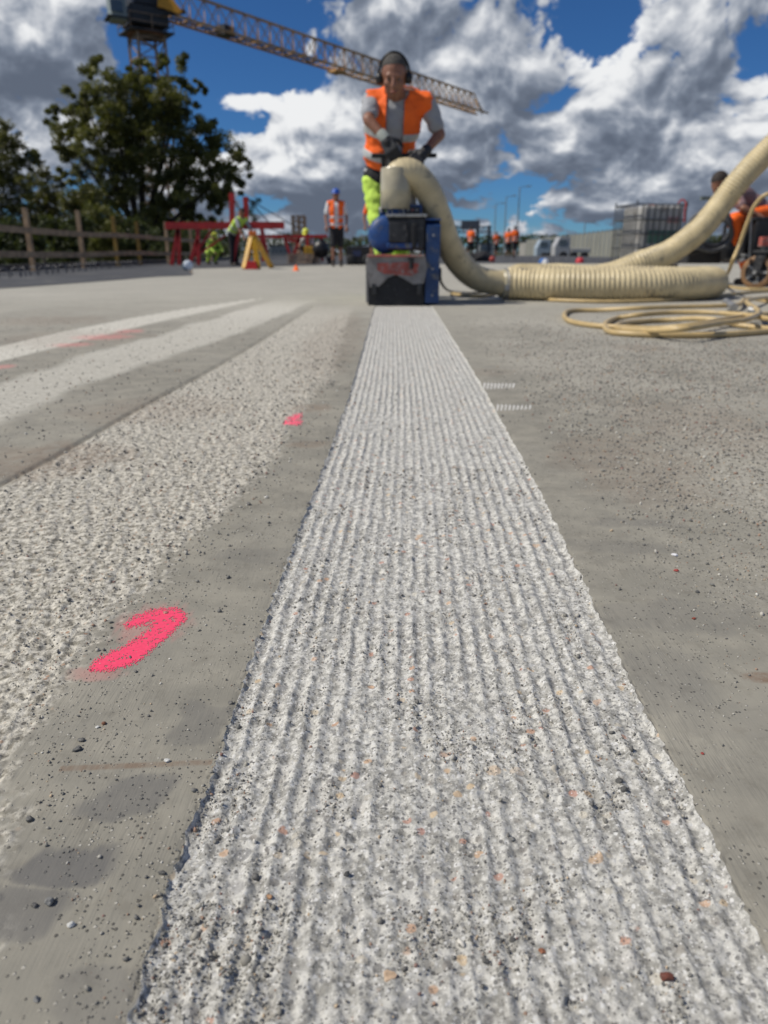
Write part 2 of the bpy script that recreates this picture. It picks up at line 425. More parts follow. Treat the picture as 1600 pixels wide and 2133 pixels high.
# ------------------------------------------------------------------ the deck and the cut, one fan of rows and columns
def Yrow(py): return G(800, py).y
rows = [Yrow(p) for p in np.arange(2330, 1000, -2.2)] + [Yrow(p) for p in np.arange(1000, 700, -2.6)] + [Yrow(p) for p in np.arange(700, 600, -3)]
last = rows[-1]
rows += list(np.geomspace(last * 1.03, 75, 34)); rows = [-4, -2.5, -1.4, -.7, -.3, -.1, 0.02, .1, .16] + rows
rows = np.array(rows); NR = len(rows)
NSTR, NL, NRt = 344, 294, 158
XL = STRIP_L(np.clip(rows, .2, STRIP_END)); XR = STRIP_R(np.clip(rows, .2, STRIP_END))
edL = XL + edge_jit(rows, 201); edR = XR + edge_jit(rows, 233)
gl = np.clip(np.maximum(.24, rows * .60 + XL + .06), .24, 4.5); gr = np.clip(np.maximum(.2, rows * .60 - XR + .06), .2, 6)
tl = np.linspace(0, 1, NL + 1)[::-1]; tr = np.linspace(0, 1, NRt + 1)
outL = np.linspace(1, 0, 9)[:-1]; outR = np.linspace(0, 1, 9)[1:]
Xc = []
fineL = edL[:, None] - gl[:, None] * tl[None, :] ** 1.12
left_out = (edL - gl)[:, None] + ((-7.4) - (edL - gl))[:, None] * outL[None, :]
strip = edL[:, None] + (edR - edL)[:, None] * np.linspace(0, 1, NSTR + 1)[None, 1:]
fineR = edR[:, None] + gr[:, None] * tr[None, 1:] ** 1.12
right_out = (edR + gr)[:, None] + (16 - (edR + gr))[:, None] * outR[None, :]
XX = np.concatenate([left_out, fineL, strip, fineR, right_out], axis=1); YY = np.repeat(rows[:, None], XX.shape[1], axis=1)
NC = XX.shape[1]; c0i = left_out.shape[1] + NL; c1i = c0i + NSTR
u_s = (np.arange(NC) - c0i) / NSTR
ZZ = deck_height(XX, YY)
sm = np.zeros(NC, bool); sm[c0i:c1i + 1] = True
# inside the cut use the jittered edges
sx = XX[:, c0i:c1i + 1]; sy = YY[:, c0i:c1i + 1]
base = strip_height(sx, sy)
uu = np.linspace(0, 1, NSTR + 1)[None, :]; e_m = np.minimum(uu, 1 - uu) * (edR - edL)[:, None]
inner = strip_height(np.clip(sx, (XL + .0025)[:, None], (XR - .0025)[:, None]), sy)
prof = sstep(0, .0024, e_m)
zi = inner * prof + (1 - prof) * ZZ[:, c0i:c1i + 1]
act = (rows < STRIP_END)[:, None]
ZZ[:, c0i:c1i + 1] = np.where(act, zi, ZZ[:, c0i:c1i + 1])
far = sstep(7, 10, YY); ZZ = ZZ * (1 - far)
verts = np.stack([XX, YY, ZZ], -1).reshape(-1, 3)

def grid_mesh(name, V, quads, attrs):
    used = np.unique(quads); remap = np.zeros(len(V), np.int64); remap[used] = np.arange(len(used))
    V2 = V[used]; Q = remap[quads]; me = bpy.data.meshes.new(name)
    me.vertices.add(len(V2)); me.vertices.foreach_set('co', V2.astype(np.float32).ravel())
    me.loops.add(Q.size); me.loops.foreach_set('vertex_index', Q.astype(np.int32).ravel())
    me.polygons.add(len(Q)); me.polygons.foreach_set('loop_start', np.arange(0, Q.size, 4, dtype=np.int32)); me.polygons.foreach_set('loop_total', np.full(len(Q), 4, np.int32))
    me.polygons.foreach_set('use_smooth', np.ones(len(Q), bool))
    me.update(calc_edges=True)
    for k, a in attrs.items():
        at = me.attributes.new(k, 'FLOAT', 'POINT'); at.data.foreach_set('value', a.ravel()[used].astype(np.float32))
    return me
ii, jj = np.meshgrid(np.arange(NR - 1), np.arange(NC - 1), indexing='ij')
quad = np.stack([ii * NC + jj, ii * NC + jj + 1, (ii + 1) * NC + jj + 1, (ii + 1) * NC + jj], -1)
is_strip = (jj >= c0i) & (jj < c1i) & (rows[ii + 1] < STRIP_END)

rough_a = rough_mask(XX, YY)
field = np.clip(fbm(XX / .22, YY / .3, 61, 4) * 2.8 - .85, 0, 1) * sstep(.05, .22, XX - STRIP_R(YY)) * sstep(.45, .9, YY) * (1 - sstep(3.5, 5, YY))
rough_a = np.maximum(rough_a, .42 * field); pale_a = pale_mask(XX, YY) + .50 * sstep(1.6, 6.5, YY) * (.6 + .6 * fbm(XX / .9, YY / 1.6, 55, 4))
st = np.zeros_like(XX)
for (px, py, rx, ry, k) in [(170, 1795, 95, 42, 1), (265, 1650, 80, 45, .8), (60, 1900, 130, 55, .8), (420, 1500, 70, 34, .5), (200, 2100, 120, 60, .45),
                            (560, 1160, 110, 14, .25), (1330, 1090, 90, 10, .4), (1270, 1140, 130, 12, .25), (1400, 1290, 160, 30, .3), (1380, 1420, 110, 60, .28), (1520, 1500, 90, 40, .2)]:
    c_ = G(px, py); wx = (fbm(XX / .06, YY / .06, 303, 3) - .5) * .05; wy = (fbm(XX / .06, YY / .06, 307, 3) - .5) * .04
    q = gauss_px(XX + wx - (YY - c_.y) * .22, YY + wy, px, py, rx, ry, square=True) ** 2.2 + (fbm(XX / .004, YY / .05, 301, 4) - .5) * 1.2
    st = np.maximum(st, .85 * k * sstep(1.7, .35, q))
ru = np.zeros_like(XX)
for (px, py, rx, ry, k) in [(60, 960, 210, 40, .9), (330, 850, 180, 30, .55), (650, 850, 48, 9, 1.0), (640, 925, 60, 8, .8), (1590, 1412, 42, 12, 2.2), (700, 700, 60, 50, .5),
                            (1300, 960, 150, 70, .55), (1440, 880, 150, 50, .45), (1330, 725, 60, 8, .7), (150, 705, 160, 18, .5), (110, 668, 130, 10, .6), (90, 1290, 30, 20, .0), (1010, 775, 60, 8, .4)]:
    q = gauss_px(XX, YY, px, py, rx, ry) + (fbm(XX / .05, YY / .07, 311, 4) - .5) * 1.4
    ru = np.maximum(ru, k * sstep(1.3, .3, q))
# a thin brown line drawn across the smooth band
la, lb = G(120, 1606), G(440, 1592); t_ = np.clip((XX - la.x) / (lb.x - la.x), 0, 1); ly = la.y + (lb.y - la.y) * t_
ru = np.maximum(ru, 1.5 * sstep(.0040, .0018, np.abs(YY - ly - .003)) * ((XX > la.x) & (XX < lb.x)) * np.clip(.35 + fbm(XX / .003, YY / .02, 321, 2), 0, 1))
pk = np.zeros_like(XX)      # faint pink chalk streaks between the far bands
for (px, py, rx, ry) in [(215, 702, 60, 5), (150, 718, 40, 4), (5, 764, 22, 5), (270, 690, 30, 4), (200, 1402, 60, 14), (318, 1300, 70, 42)]:
    q = gauss_px(XX, YY, px, py, rx, ry); pk = np.maximum(pk, (.36 if py < 1000 else .22) * sstep(1.6, .2, q + (vn(XX / .004, YY / .01, 331) - .5)))
attrs = dict(rough=rough_a, pale=pale_a, stain=st, rust=ru, chalk=pk)

def concrete_material():
    m_ = bpy.data.materials.new('deck_concrete'); m_.use_nodes = True; t = NT(m_.node_tree); b = m_.node_tree.nodes['Principled BSDF']
    co = t.node('ShaderNodeTexCoord').outputs['Object']
    rough = t.attr('rough'); pale = t.attr('pale'); stain = t.attr('stain'); rust = t.attr('rust'); chalk = t.attr('chalk')
    big = t.noise(co, 2.2, 5, .6); mid = t.noise(co, 16, 6, .6); fine_ = t.noise(co, 700, 4, .65)
    sm_ = t.mix(t.mr(big, .3, .7), (.215, .204, .170), (.300, .285, .24))
    sm_ = t.mix(t.m('MULTIPLY', t.mr(t.noise(co, 46, 6, .68), .50, .68), .40), sm_, (.145, .132, .105))
    sm_ = t.mix(t.m('MULTIPLY', t.mr(mid, .35, .72), .55), sm_, (.38, .355, .29))
    st_v = t.comb(0.0, 0.0, 0.0)
    str_ = t.noise(t.v('MULTIPLY', co, (950.0, 34.0, 1.0)), 1.0, 3, .6)       # broomed streaks
    sm_ = t.mix(t.m('MULTIPLY', t.mr(str_, .42, .66), t.mr(t.noise(co, 7, 3, .6), .4, .65, .06, .42)), sm_, (.13, .128, .115))
    # speckled fines
    v1 = t.node('ShaderNodeTexVoronoi'); t.set(v1.inputs['Vector'], co); v1.inputs['Scale'].default_value = 330
    r1 = t.sep(v1.outputs['Color'])
    spk = t.m('MULTIPLY', t.mr(v1.outputs['Distance'], .40, .26), t.m('GREATER_THAN', r1[0], .78))
    spc = t.ramp(r1[1], [(0, (.05, .05, .047)), (.45, (.09, .085, .075)), (.55, (.36, .34, .29)), (1, (.55, .53, .47))], 'LINEAR')
    spk = t.m('MULTIPLY', spk, t.mr(t.noise(co, 9, 3, .6), .34, .58))
    sm_ = t.mix(t.m('MULTIPLY', spk, .8), sm_, spc)
    rg = t.mix(t.mr(t.noise(co, 120, 6, .7), .36, .62), (.20, .185, .15), (.64, .61, .53))
    v2 = t.node('ShaderNodeTexVoronoi'); t.set(v2.inputs['Vector'], co); v2.inputs['Scale'].default_value = 210
    r2 = t.sep(v2.outputs['Color'])
    rg = t.mix(t.m('MULTIPLY', t.m('GREATER_THAN', r2[0], .80), t.mr(v2.outputs['Distance'], .5, .3)), rg, t.ramp(r2[1], [(0, (.075, .072, .066)), (.4, (.16, .15, .13)), (.6, (.62, .60, .55)), (.85, (.42, .33, .24)), (1, (.36, .22, .15))]))
    rg = t.mix(t.m('MULTIPLY', t.mr(t.noise(co, 330, 4, .7), .60, .70), .7), rg, (.09, .086, .078))
    base = t.mix(rough, sm_, rg)
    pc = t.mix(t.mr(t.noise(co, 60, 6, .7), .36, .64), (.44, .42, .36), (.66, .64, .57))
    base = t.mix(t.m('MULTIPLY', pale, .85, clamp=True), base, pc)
    base = t.mix(t.m('MULTIPLY', stain, .80, clamp=True), base, (.105, .105, .107))
    base = t.mix(t.m('MULTIPLY', t.m('MULTIPLY', rust, .42), t.mr(t.noise(co, 34, 5, .7), .25, .6), clamp=True), base, (.185, .115, .072))
    base = t.mix(chalk, base, (.78, .22, .22))
    t.set(b.inputs['Base Color'], base)
    b.inputs['Roughness'].default_value = .82; b.inputs['Specular IOR Level'].default_value = .35
    bp = t.node('ShaderNodeBump'); bp.inputs['Strength'].default_value = 1.0; bp.inputs['Distance'].default_value = .0006
    hgt = t.m('ADD', t.m('ADD', t.m('MULTIPLY', fine_, t.m('ADD', .16, t.m('MULTIPLY', rough, 1.2))), t.m('MULTIPLY', str_, .22)), t.m('MULTIPLY', spk, 1.2))
    t.set(bp.inputs['Height'], hgt); t.set(b.inputs['Normal'], bp.outputs[0])
    return m_
def strip_material():
    m_ = bpy.data.materials.new('milled_concrete'); m_.use_nodes = True; t = NT(m_.node_tree); b = m_.node_tree.nodes['Principled BSDF']
    co = t.node('ShaderNodeTexCoord').outputs['Object']
    n1 = t.noise(co, 150, 6, .68); n0 = t.noise(co, 30, 5, .6)
    base = t.mix(t.mr(n1, .36, .63), (.27, .264, .24), (.69, .68, .63))
    base = t.mix(t.m('MULTIPLY', t.mr(n0, .35, .7), .4), base, (.44, .435, .41))
    def stones(scale, thr, d0, d1, stops, amt, base):
        v = t.node('ShaderNodeTexVoronoi'); t.set(v.inputs['Vector'], t.v('ADD', co, t.v('SCALE', t.noise(co, scale * .8, 2, .5, out=1), sc=.35 / scale))); v.inputs['Scale'].default_value = scale
        r = t.sep(v.outputs['Color']); k = t.m('MULTIPLY', t.m('GREATER_THAN', r[0], thr), t.mr(v.outputs['Distance'], d0, d1))
        return t.mix(t.m('MULTIPLY', k, amt), base, t.ramp(r[1], stops)), k
    base, k1 = stones(300, .58, .50, .34, [(0, (.10, .10, .10)), (.35, (.19, .19, .19)), (.6, (.60, .60, .58)), (1, (.78, .78, .76))], .8, base)
    base, k2 = stones(115, .80, .42, .30, [(0, (.15, .15, .15)), (.3, (.30, .28, .25)), (.55, (.58, .55, .47)), (.75, (.60, .45, .27)), (.88, (.55, .30, .20)), (1, (.45, .22, .17))], .75, base)
    base, k3 = stones(62, .90, .36, .28, [(0, (.20, .20, .20)), (.4, (.33, .33, .33)), (.7, (.62, .60, .55)), (.85, (.60, .42, .25)), (1, (.50, .33, .24))], .7, base)
    base, k4 = stones(620, .74, .50, .34, [(0, (.07, .07, .066)), (.45, (.17, .165, .15)), (.55, (.66, .65, .62)), (1, (.82, .81, .79))], .75, base)
    pore = t.mr(t.voro(co, 420), .20, .12); pore = t.m('MULTIPLY', pore, t.mr(t.noise(co, 55, 3, .6), .50, .62))
    base = t.mix(t.m('MULTIPLY', pore, .85), base, (.05, .05, .048))
    drk = t.mr(t.noise(co, 19, 6, .72), .60, .72)
    base = t.mix(t.m('MULTIPLY', drk, .42), base, (.15, .135, .108))
    t.set(b.inputs['Base Color'], base); b.inputs['Roughness'].default_value = .78; b.inputs['Specular IOR Level'].default_value = .4
    bp = t.node('ShaderNodeBump'); bp.inputs['Strength'].default_value = 1.0; bp.inputs['Distance'].default_value = .0011
    t.set(bp.inputs['Height'], t.m('ADD', t.noise(co, 520, 5, .75), t.m('MULTIPLY', n1, .6))); t.set(b.inputs['Normal'], bp.outputs[0])
    return m_
M['deck'] = concrete_material(); M['strip'] = strip_material()
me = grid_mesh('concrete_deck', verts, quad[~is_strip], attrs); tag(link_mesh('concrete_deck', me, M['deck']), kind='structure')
me = grid_mesh('milled_strip', verts, quad[is_strip], {}); tag(link_mesh('milled_strip', me, M['strip']), kind='structure')

# the dark sheet beyond the worked field and the ground around the bridge
M['dark_grey'] = mat('dark_grey_surface', (.06, .062, .066), .85, var=.25, scale=.8, bump=.01, bscale=6, dirt=(.16, .155, .14), dirt_amt=.05)  # plain dark grey tone for the far sheet, slab and kerb
mb = MB()
poly = [G(-420, 640, .004), G(0, 601, .004), G(180, 588, .004), G(330, 576, .004), G(400, 573.5, .004)] 
poly = [(-7.39, 4.6, .004)] + [(p.x, p.y, .004) for p in poly[1:]] + [(G(400, 560).x, G(400, 560).y, .004), (G(700, 552).x, G(700, 552).y, .004), (G(1050, 549).x, G(1050, 549).y, .004), (15.9, G(1600, 549).y, .004), (15.9, 74.9, .004), (-7.39, 74.9, .004)]
mb.add(poly, [tuple(range(len(poly)))]); mb.build('bridge_surface', M['dark_grey'], kind='structure', origin=(0, 0, 0))
mb = MB(); mb.box((4.3, 35.5, -.45), (23.4, 79, .86)); mb.build('bridge_slab', M['dark_grey'], kind='structure')
M['ground'] = mat('rough_ground', (.05, .055, .03), .95, var=.4, scale=.05, dirt=(.10, .09, .06), dirt_amt=.08)
mb = MB(); mb.add([(-3500, -300, -1.2), (3500, -300, -1.2), (3500, 4500, -1.2), (-3500, 4500, -1.2)], [(0, 1, 2, 3)]); mb.build('ground', M['ground'], kind='structure', origin=(0, 0, -1.2))

# ------------------------------------------------------------------ loose stones
def stone_cloud(name, pos, size, cols, mat_, label, cat, seed):
    r = np.random.default_rng(seed)
    bm = bmesh.new(); bmesh.ops.create_icosphere(bm, subdivisions=1, radius=1); tv = np.array([v.co[:] for v in bm.verts]); bm.faces.ensure_lookup_table(); tf = np.array([[v.index for v in f.verts] for f in bm.faces]); bm.free()
    if len(tv) > 12:
        pass
    N = len(pos); nv = len(tv)
    jit = 1 + (r.random((N, nv, 1)) - .5) * .55
    A = r.normal(size=(N, 3, 3)); Q_, _r = np.linalg.qr(A)
    sc_ = size[:, None] * (np.array([1, .8, .6]) * (1 + (r.random((N, 3)) - .5) * .5))
    V = np.einsum('nij,nvj->nvi', Q_, tv[None] * jit * sc_[:, None, :]) + pos[:, None, :]
    F = (tf[None] + (np.arange(N) * nv)[:, None, None]).reshape(-1, 3); V = V.reshape(-1, 3)
    me = bpy.data.meshes.new(name); me.vertices.add(len(V)); me.vertices.foreach_set('co', V.astype(np.float32).ravel())
    me.loops.add(F.size); me.loops.foreach_set('vertex_index', F.astype(np.int32).ravel()); me.polygons.add(len(F))
    me.polygons.foreach_set('loop_start', np.arange(0, F.size, 3, dtype=np.int32)); me.polygons.foreach_set('loop_total', np.full(len(F), 3, np.int32)); me.update(calc_edges=True)
    at = me.color_attributes.new('tint', 'FLOAT_COLOR', 'POINT'); c4 = np.ones((N, nv, 4), np.float32); c4[:, :, :3] = cols[:, None, :]; at.data.foreach_set('color', c4.ravel())
    return tag(link_mesh(name, me, mat_), label, cat, None, 'stuff')
def stone_material():
    m_ = bpy.data.materials.new('loose_stone'); m_.use_nodes = True; t = NT(m_.node_tree); b = m_.node_tree.nodes['Principled BSDF']
    co = t.node('ShaderNodeTexCoord').outputs['Object']
    t.set(b.inputs['Base Color'], t.mix(t.m('MULTIPLY', t.noise(co, 700, 3, .6), .6), t.attr('tint', 'Color'), (.30, .29, .26)))
    b.inputs['Roughness'].default_value = .7; return m_
M['stone'] = stone_material()
PAL = np.array([(.06, .06, .06), (.09, .09, .085), (.14, .135, .12), (.22, .21, .18), (.30, .285, .24), (.42, .40, .35), (.58, .56, .50), (.28, .15, .09), (.20, .08, .06), (.45, .33, .2)])
PW = np.array([.15, .16, .16, .17, .12, .09, .05, .04, .02, .04]); PW = PW / PW.sum()
N0 = 92000
yy = np.exp(rng.uniform(math.log(.21), math.log(4.2), N0)); xx = rng.uniform(-.58, .58, N0) * yy
cl = fbm(xx / .035, yy / .05, 401, 4); big_ = fbm(xx / .3, yy / .4, 405, 3)
a = STRIP_L(yy); b_ = STRIP_R(yy); inside = (xx > a - .004) & (xx < b_ + .004); rm = rough_mask(xx, yy)
near_rough = np.exp(-np.abs(xx - ROUGH_R(yy)) / .035)
right = (xx > b_)
prob = np.where(inside, .13 + 1.4 * np.clip((cl - .54) * 8, 0, 1) * (yy < 1.2), .16 + .55 * near_rough + .35 * rm)
prob = np.where(right, .06 + 2.6 * np.clip((xx - b_ - .05) / (.12 + .08 * yy), 0, 1) * np.clip(yy * 1.2 - .45, .08, 1) * np.clip(big_ * 3 - .7, .2, 1), prob)
prob = np.maximum(prob, .9 * np.exp(-((xx - a + .001) / .0045) ** 2) * (yy < 2.2))
prob = prob * np.clip(1.3 - yy / 5, .2, 1)
keep = rng.random(N0) < prob * .72; xx, yy = xx[keep], yy[keep]; ins = inside[keep]
sz = .00066 * np.exp(rng.normal(0, .42, len(xx))) * np.clip(yy / .62, .8, 3.6)
sz = np.where(rng.random(len(xx)) < .035, sz * 2.2, sz); sz = np.minimum(sz, .0034)
zz_ = surf_height(xx, yy) + sz * .35
cols = PAL[rng.choice(len(PAL), len(xx), p=PW)] * 1.15 * (1 + (rng.random((len(xx), 1)) - .5) * .4)
stone_cloud('fine_gravel', np.stack([xx, yy, zz_], 1), sz, cols, M['stone'], 'fine loose grit and crushed concrete crumbs strewn over the deck', 'gravel', 5)

# pebbles big enough to pick out one by one
def pebble(px, py, wpx, col, label, flat=.6, elong=1.25, seed=0):
    p = G(px, py); r = ray(px, py); pm = p.y / r.y; s = wpx * pm / 2 * .92; rr = random.Random(seed)
    bm = bmesh.new(); bmesh.ops.create_icosphere(bm, subdivisions=2, radius=1)
    for _k in range(9):
        nn = Vector((rr.gauss(0, 1), rr.gauss(0, 1), rr.gauss(0, 1))).normalized(); dd_ = rr.uniform(.62, .88)
        for v in bm.verts:
            ov = v.co.dot(nn) - dd_
            if ov > 0: v.co -= nn * ov
    rot = Matrix.Rotation(rr.uniform(-.5, .5), 4, 'Z')
    for v in bm.verts:
        v.co *= 1 + .28 * (mnoise.noise(v.co * 1.3 + Vector((seed * 3.1, 0, 0))))
        v.co = rot @ Vector((v.co.x * s, v.co.y * s / elong, v.co.z * s * flat))
    z0 = float(surf_height(np.array([p.x]), np.array([p.y]))[0])
    me = bpy.data.meshes.new('pebble'); bm.to_mesh(me); bm.free(); me.polygons.foreach_set('use_smooth', [False] * len(me.polygons))
    o = bpy.data.objects.new('pebble', me); COL.objects.link(o); o.location = (p.x, p.y, z0 + s * flat * .55)
    key = 'peb' + str(col)
    if key not in M: M[key] = mat('pebble_stone', col, .55, var=.3, scale=260, bump=.0003, bscale=900)
    me.materials.append(M[key]); tag(o, label, 'pebble', 'single pebbles lying on the deck')
DK = (.11, .108, .10); GY = (.2, .2, .19); WH = (.6, .6, .57); RB = (.17, .055, .035); TN = (.40, .23, .12); MG = (.13, .125, .115)
for i, (px, py, w_, col, lab, fl, elg) in enumerate([
    (1391, 2026, 34, RB, 'glossy red-brown almond-shaped pebble in the milled strip near its right edge', .6, 1.5),
    (104, 1880, 24, GY, 'grey pebble with a white crusted top on the dark stain of the smooth deck', .8, 1.1),
    (72, 1886, 17, MG, 'small grey pebble just beside the white-topped one on the dark stain', .7, 1.2),
    (148, 1927, 20, WH, 'pale cream pebble on the lower rim of the dark stain', .7, 1.2),
    (62, 1707, 18, DK, 'dark round pebble alone above the large oval stain', .8, 1.1),
    (163, 1561, 26, DK, 'flat charcoal stone chip, the larger of the pair below the pink mark', .45, 1.6),
    (170, 1542, 20, DK, 'charcoal stone chip, the upper of the pair below the pink mark', .5, 1.5),
    (348, 1585, 15, WH, 'cream pebble resting just above the thin brown line', .7, 1.3),
    (337, 1818, 20, DK, 'black stone chip beside the ragged dark edge of the milled cut', .55, 1.5),
    (562, 1861, 17, TN, 'small tan and black pebble in the milled ridges near the cut edge', .7, 1.3),
    (722, 1816, 18, DK, 'dark slanted stone splinter standing on the milled ridges', .9, 1.6),
    (75, 2082, 18, GY, 'greyish crumb alone near the bottom of the smooth deck', .7, 1.2),
    (1068, 1946, 17, DK, 'black pebble in a milled groove above the red-brown one', .8, 1.2),
    (1012, 1993, 18, DK, 'slanted black pebble in the milled strip below the dark speckled patch', .8, 1.3),
    (1130, 1972, 18, (.30, .12, .06), 'rust-orange chip with dark top in a milled groove', .6, 1.4),
    (1290, 1622, 17, DK, 'black stone crumb among the dark speckles near the right cut edge', .8, 1.1),
    (1300, 1640, 19, DK, 'larger black stone in the dark speckled cluster near the right cut edge', .8, 1.2),
    (811, 2025, 36, (.50, .36, .24), 'orange-tan aggregate stone set in the bottom of the milled strip', .3, 1.1),
    (1068, 1738, 16, GY, 'rounded grey pebble embedded in the middle milled grooves', .8, 1.1),
    (1406, 1158, 16, (.75, .75, .78), 'bright white chip on the smooth deck beside the milled strip', .5, 1.6),
    (1408, 1190, 12, (.35, .05, .04), 'tiny red chip below the bright white one', .6, 1.3),
    (1445, 1290, 11, (.28, .07, .04), 'dark red chip further down the smooth deck', .6, 1.4),
    (1463, 1571, 9, (.30, .05, .04), 'dark red crumb low on the smooth deck by the strip', .7, 1.2),
    (1452, 1235, 12, DK, 'black stone chip right of the white one on the smooth deck', .6, 1.4),
    (216, 1507, 12, (.20, .09, .05), 'small brown pebble on the smooth deck under the pink mark', .8, 1.1),
    (203, 1515, 10, WH, 'small white pebble touching the shade of the brown one', .8, 1.1),
    (480, 1464, 13, MG, 'dark pebble close to the cut edge below the pink mark', .7, 1.2),
    (345, 1277, 11, (.5, .25, .2), 'pale pebble sitting on the top curve of the pink mark', .7, 1.1)]):
    pebble(px, py, w_, col, lab, fl, elg, i + 1)

# ------------------------------------------------------------------ paint marks: thin coats that follow the relief
def paint(name, outline, mat_, label, cat, step=1.6, speck=.25, lift=.0004, group=None, feather=7):
    P_ = [(float(x), float(y)) for x, y in outline]
    xs = np.arange(min(p[0] for p in P_) - feather, max(p[0] for p in P_) + feather, step); ys = np.arange(min(p[1] for p in P_) - feather, max(p[1] for p in P_) + feather, step)
    gx, gy = np.meshgrid(xs, ys)
    def inside_(x, y):
        c = np.zeros(x.shape, bool); n = len(P_)
        for i in range(n):
            x1, y1 = P_[i]; x2, y2 = P_[(i + 1) % n]
            if y1 == y2: continue
            c ^= ((y1 > y) != (y2 > y)) & (x < (x2 - x1) * (y - y1) / (y2 - y1) + x1)
        return c
    def dist_(x, y):
        d = np.full(x.shape, 1e9); n = len(P_)
        for i in range(n):
            ax, ay = P_[i]; bx, by = P_[(i + 1) % n]; L = (bx - ax) ** 2 + (by - ay) ** 2 + 1e-9
            t = np.clip(((x - ax) * (bx - ax) + (y - ay) * (by - ay)) / L, 0, 1); d = np.minimum(d, np.hypot(x - ax - t * (bx - ax), y - ay - t * (by - ay)))
        return d
    sd = np.where(inside_(gx, gy), 1, -1) * dist_(gx, gy)
    b = 1066.5 - gy; rz = b * CT - 1540 * ST; ry = 1540 * CT + b * ST; t = CAM_H / -rz; WX = (gx - 800) * t; WY = ry * t
    WZ = surf_height(WX, WY) + lift
    r = np.random.default_rng(3); noise_ = r.random(sd.shape)
    n2 = vn(WX / .0022, WY / .0022, 501) * .6 + vn(WX / .006, WY / .006, 503) * .4
    keepv = (sd > -feather + noise_ * feather * 1.7) & ~((n2 > .80 - speck * .3) & (noise_ > .35))
    ny, nx = gx.shape; i_, j_ = np.meshgrid(np.arange(ny - 1), np.arange(nx - 1), indexing='ij')
    q = np.stack([i_ * nx + j_, i_ * nx + j_ + 1, (i_ + 1) * nx + j_ + 1, (i_ + 1) * nx + j_], -1)
    k = keepv[:-1, :-1] & (keepv[1:, 1:] | (noise_[1:, 1:] > .3)); q = q[k][:, ::-1]
    me = grid_mesh(name, np.stack([WX, WY, WZ], -1).reshape(-1, 3), q, {})
    c = G(sum(p[0] for p in P_) / len(P_), sum(p[1] for p in P_) / len(P_))
    return tag(link_mesh(name, me, mat_, None, c), label, cat, group)
M['pink'] = mat('pink_spray', (.86, .06, .145), .8, var=.08, scale=300)
M['pinkfaint'] = mat('worn_pink_spray', (.85, .12, .19), .8, var=.1, scale=300)
M['chalkwhite'] = mat('white_scuff', (.62, .61, .58), .9, var=.1, scale=200)
paint('paint_mark', [(188, 1393), (196, 1378), (225, 1362), (262, 1345), (292, 1326), (312, 1309), (318, 1302), (300, 1299), (282, 1302), (262, 1306), (262, 1300), (276, 1288), (300, 1277), (325, 1271), (352, 1268), (374, 1270), (384, 1278), (383, 1288), (371, 1301), (350, 1321), (331, 1338), (310, 1355), (292, 1372), (268, 1384), (240, 1391), (212, 1397)], M['pink'], 'bright pink sprayed hooked mark like a 7 on the smooth deck beside the milled strip', 'paint mark', speck=.42)
paint('paint_mark', [(597, 872), (612, 864), (628, 862), (627, 870), (614, 873), (628, 878), (624, 884), (606, 884), (590, 882), (592, 877), (608, 877)], M['pinkfaint'], 'small worn pink dab on the smooth deck above a brown stain', 'paint mark', step=1.2, feather=4, speck=.5)
for k, (x0, y0, n_, s_) in enumerate([(1008, 802, 9, 7.4), (1036, 846, 9, 8.2)]):
    pass
for k, (x0, y0, n_, s_, lab) in enumerate([(1008, 802, 9, 7.6, 'upper row of short white drum tooth scars beside the milled strip'), (1036, 847, 9, 8.4, 'lower row of short white drum tooth scars beside the milled strip')]):
    root = empty('tooth_scar_row', G(x0 + n_ * s_ / 2, y0), lab, 'scar marks', 'tooth scars beside the cut')
    for i in range(n_):
        cx = x0 + i * s_; h_ = 8 - i * .35
        o = paint('scar', [(cx - 2.6, y0 + h_), (cx + .4, y0 + h_), (cx + 3.4, y0 - h_ * .3), (cx + .6, y0 - h_ * .8)], M['chalkwhite'], None, None, step=.8, feather=1.6, speck=.1)
        del_loc = o.location.copy(); o.parent = root; o.location = del_loc - root.location
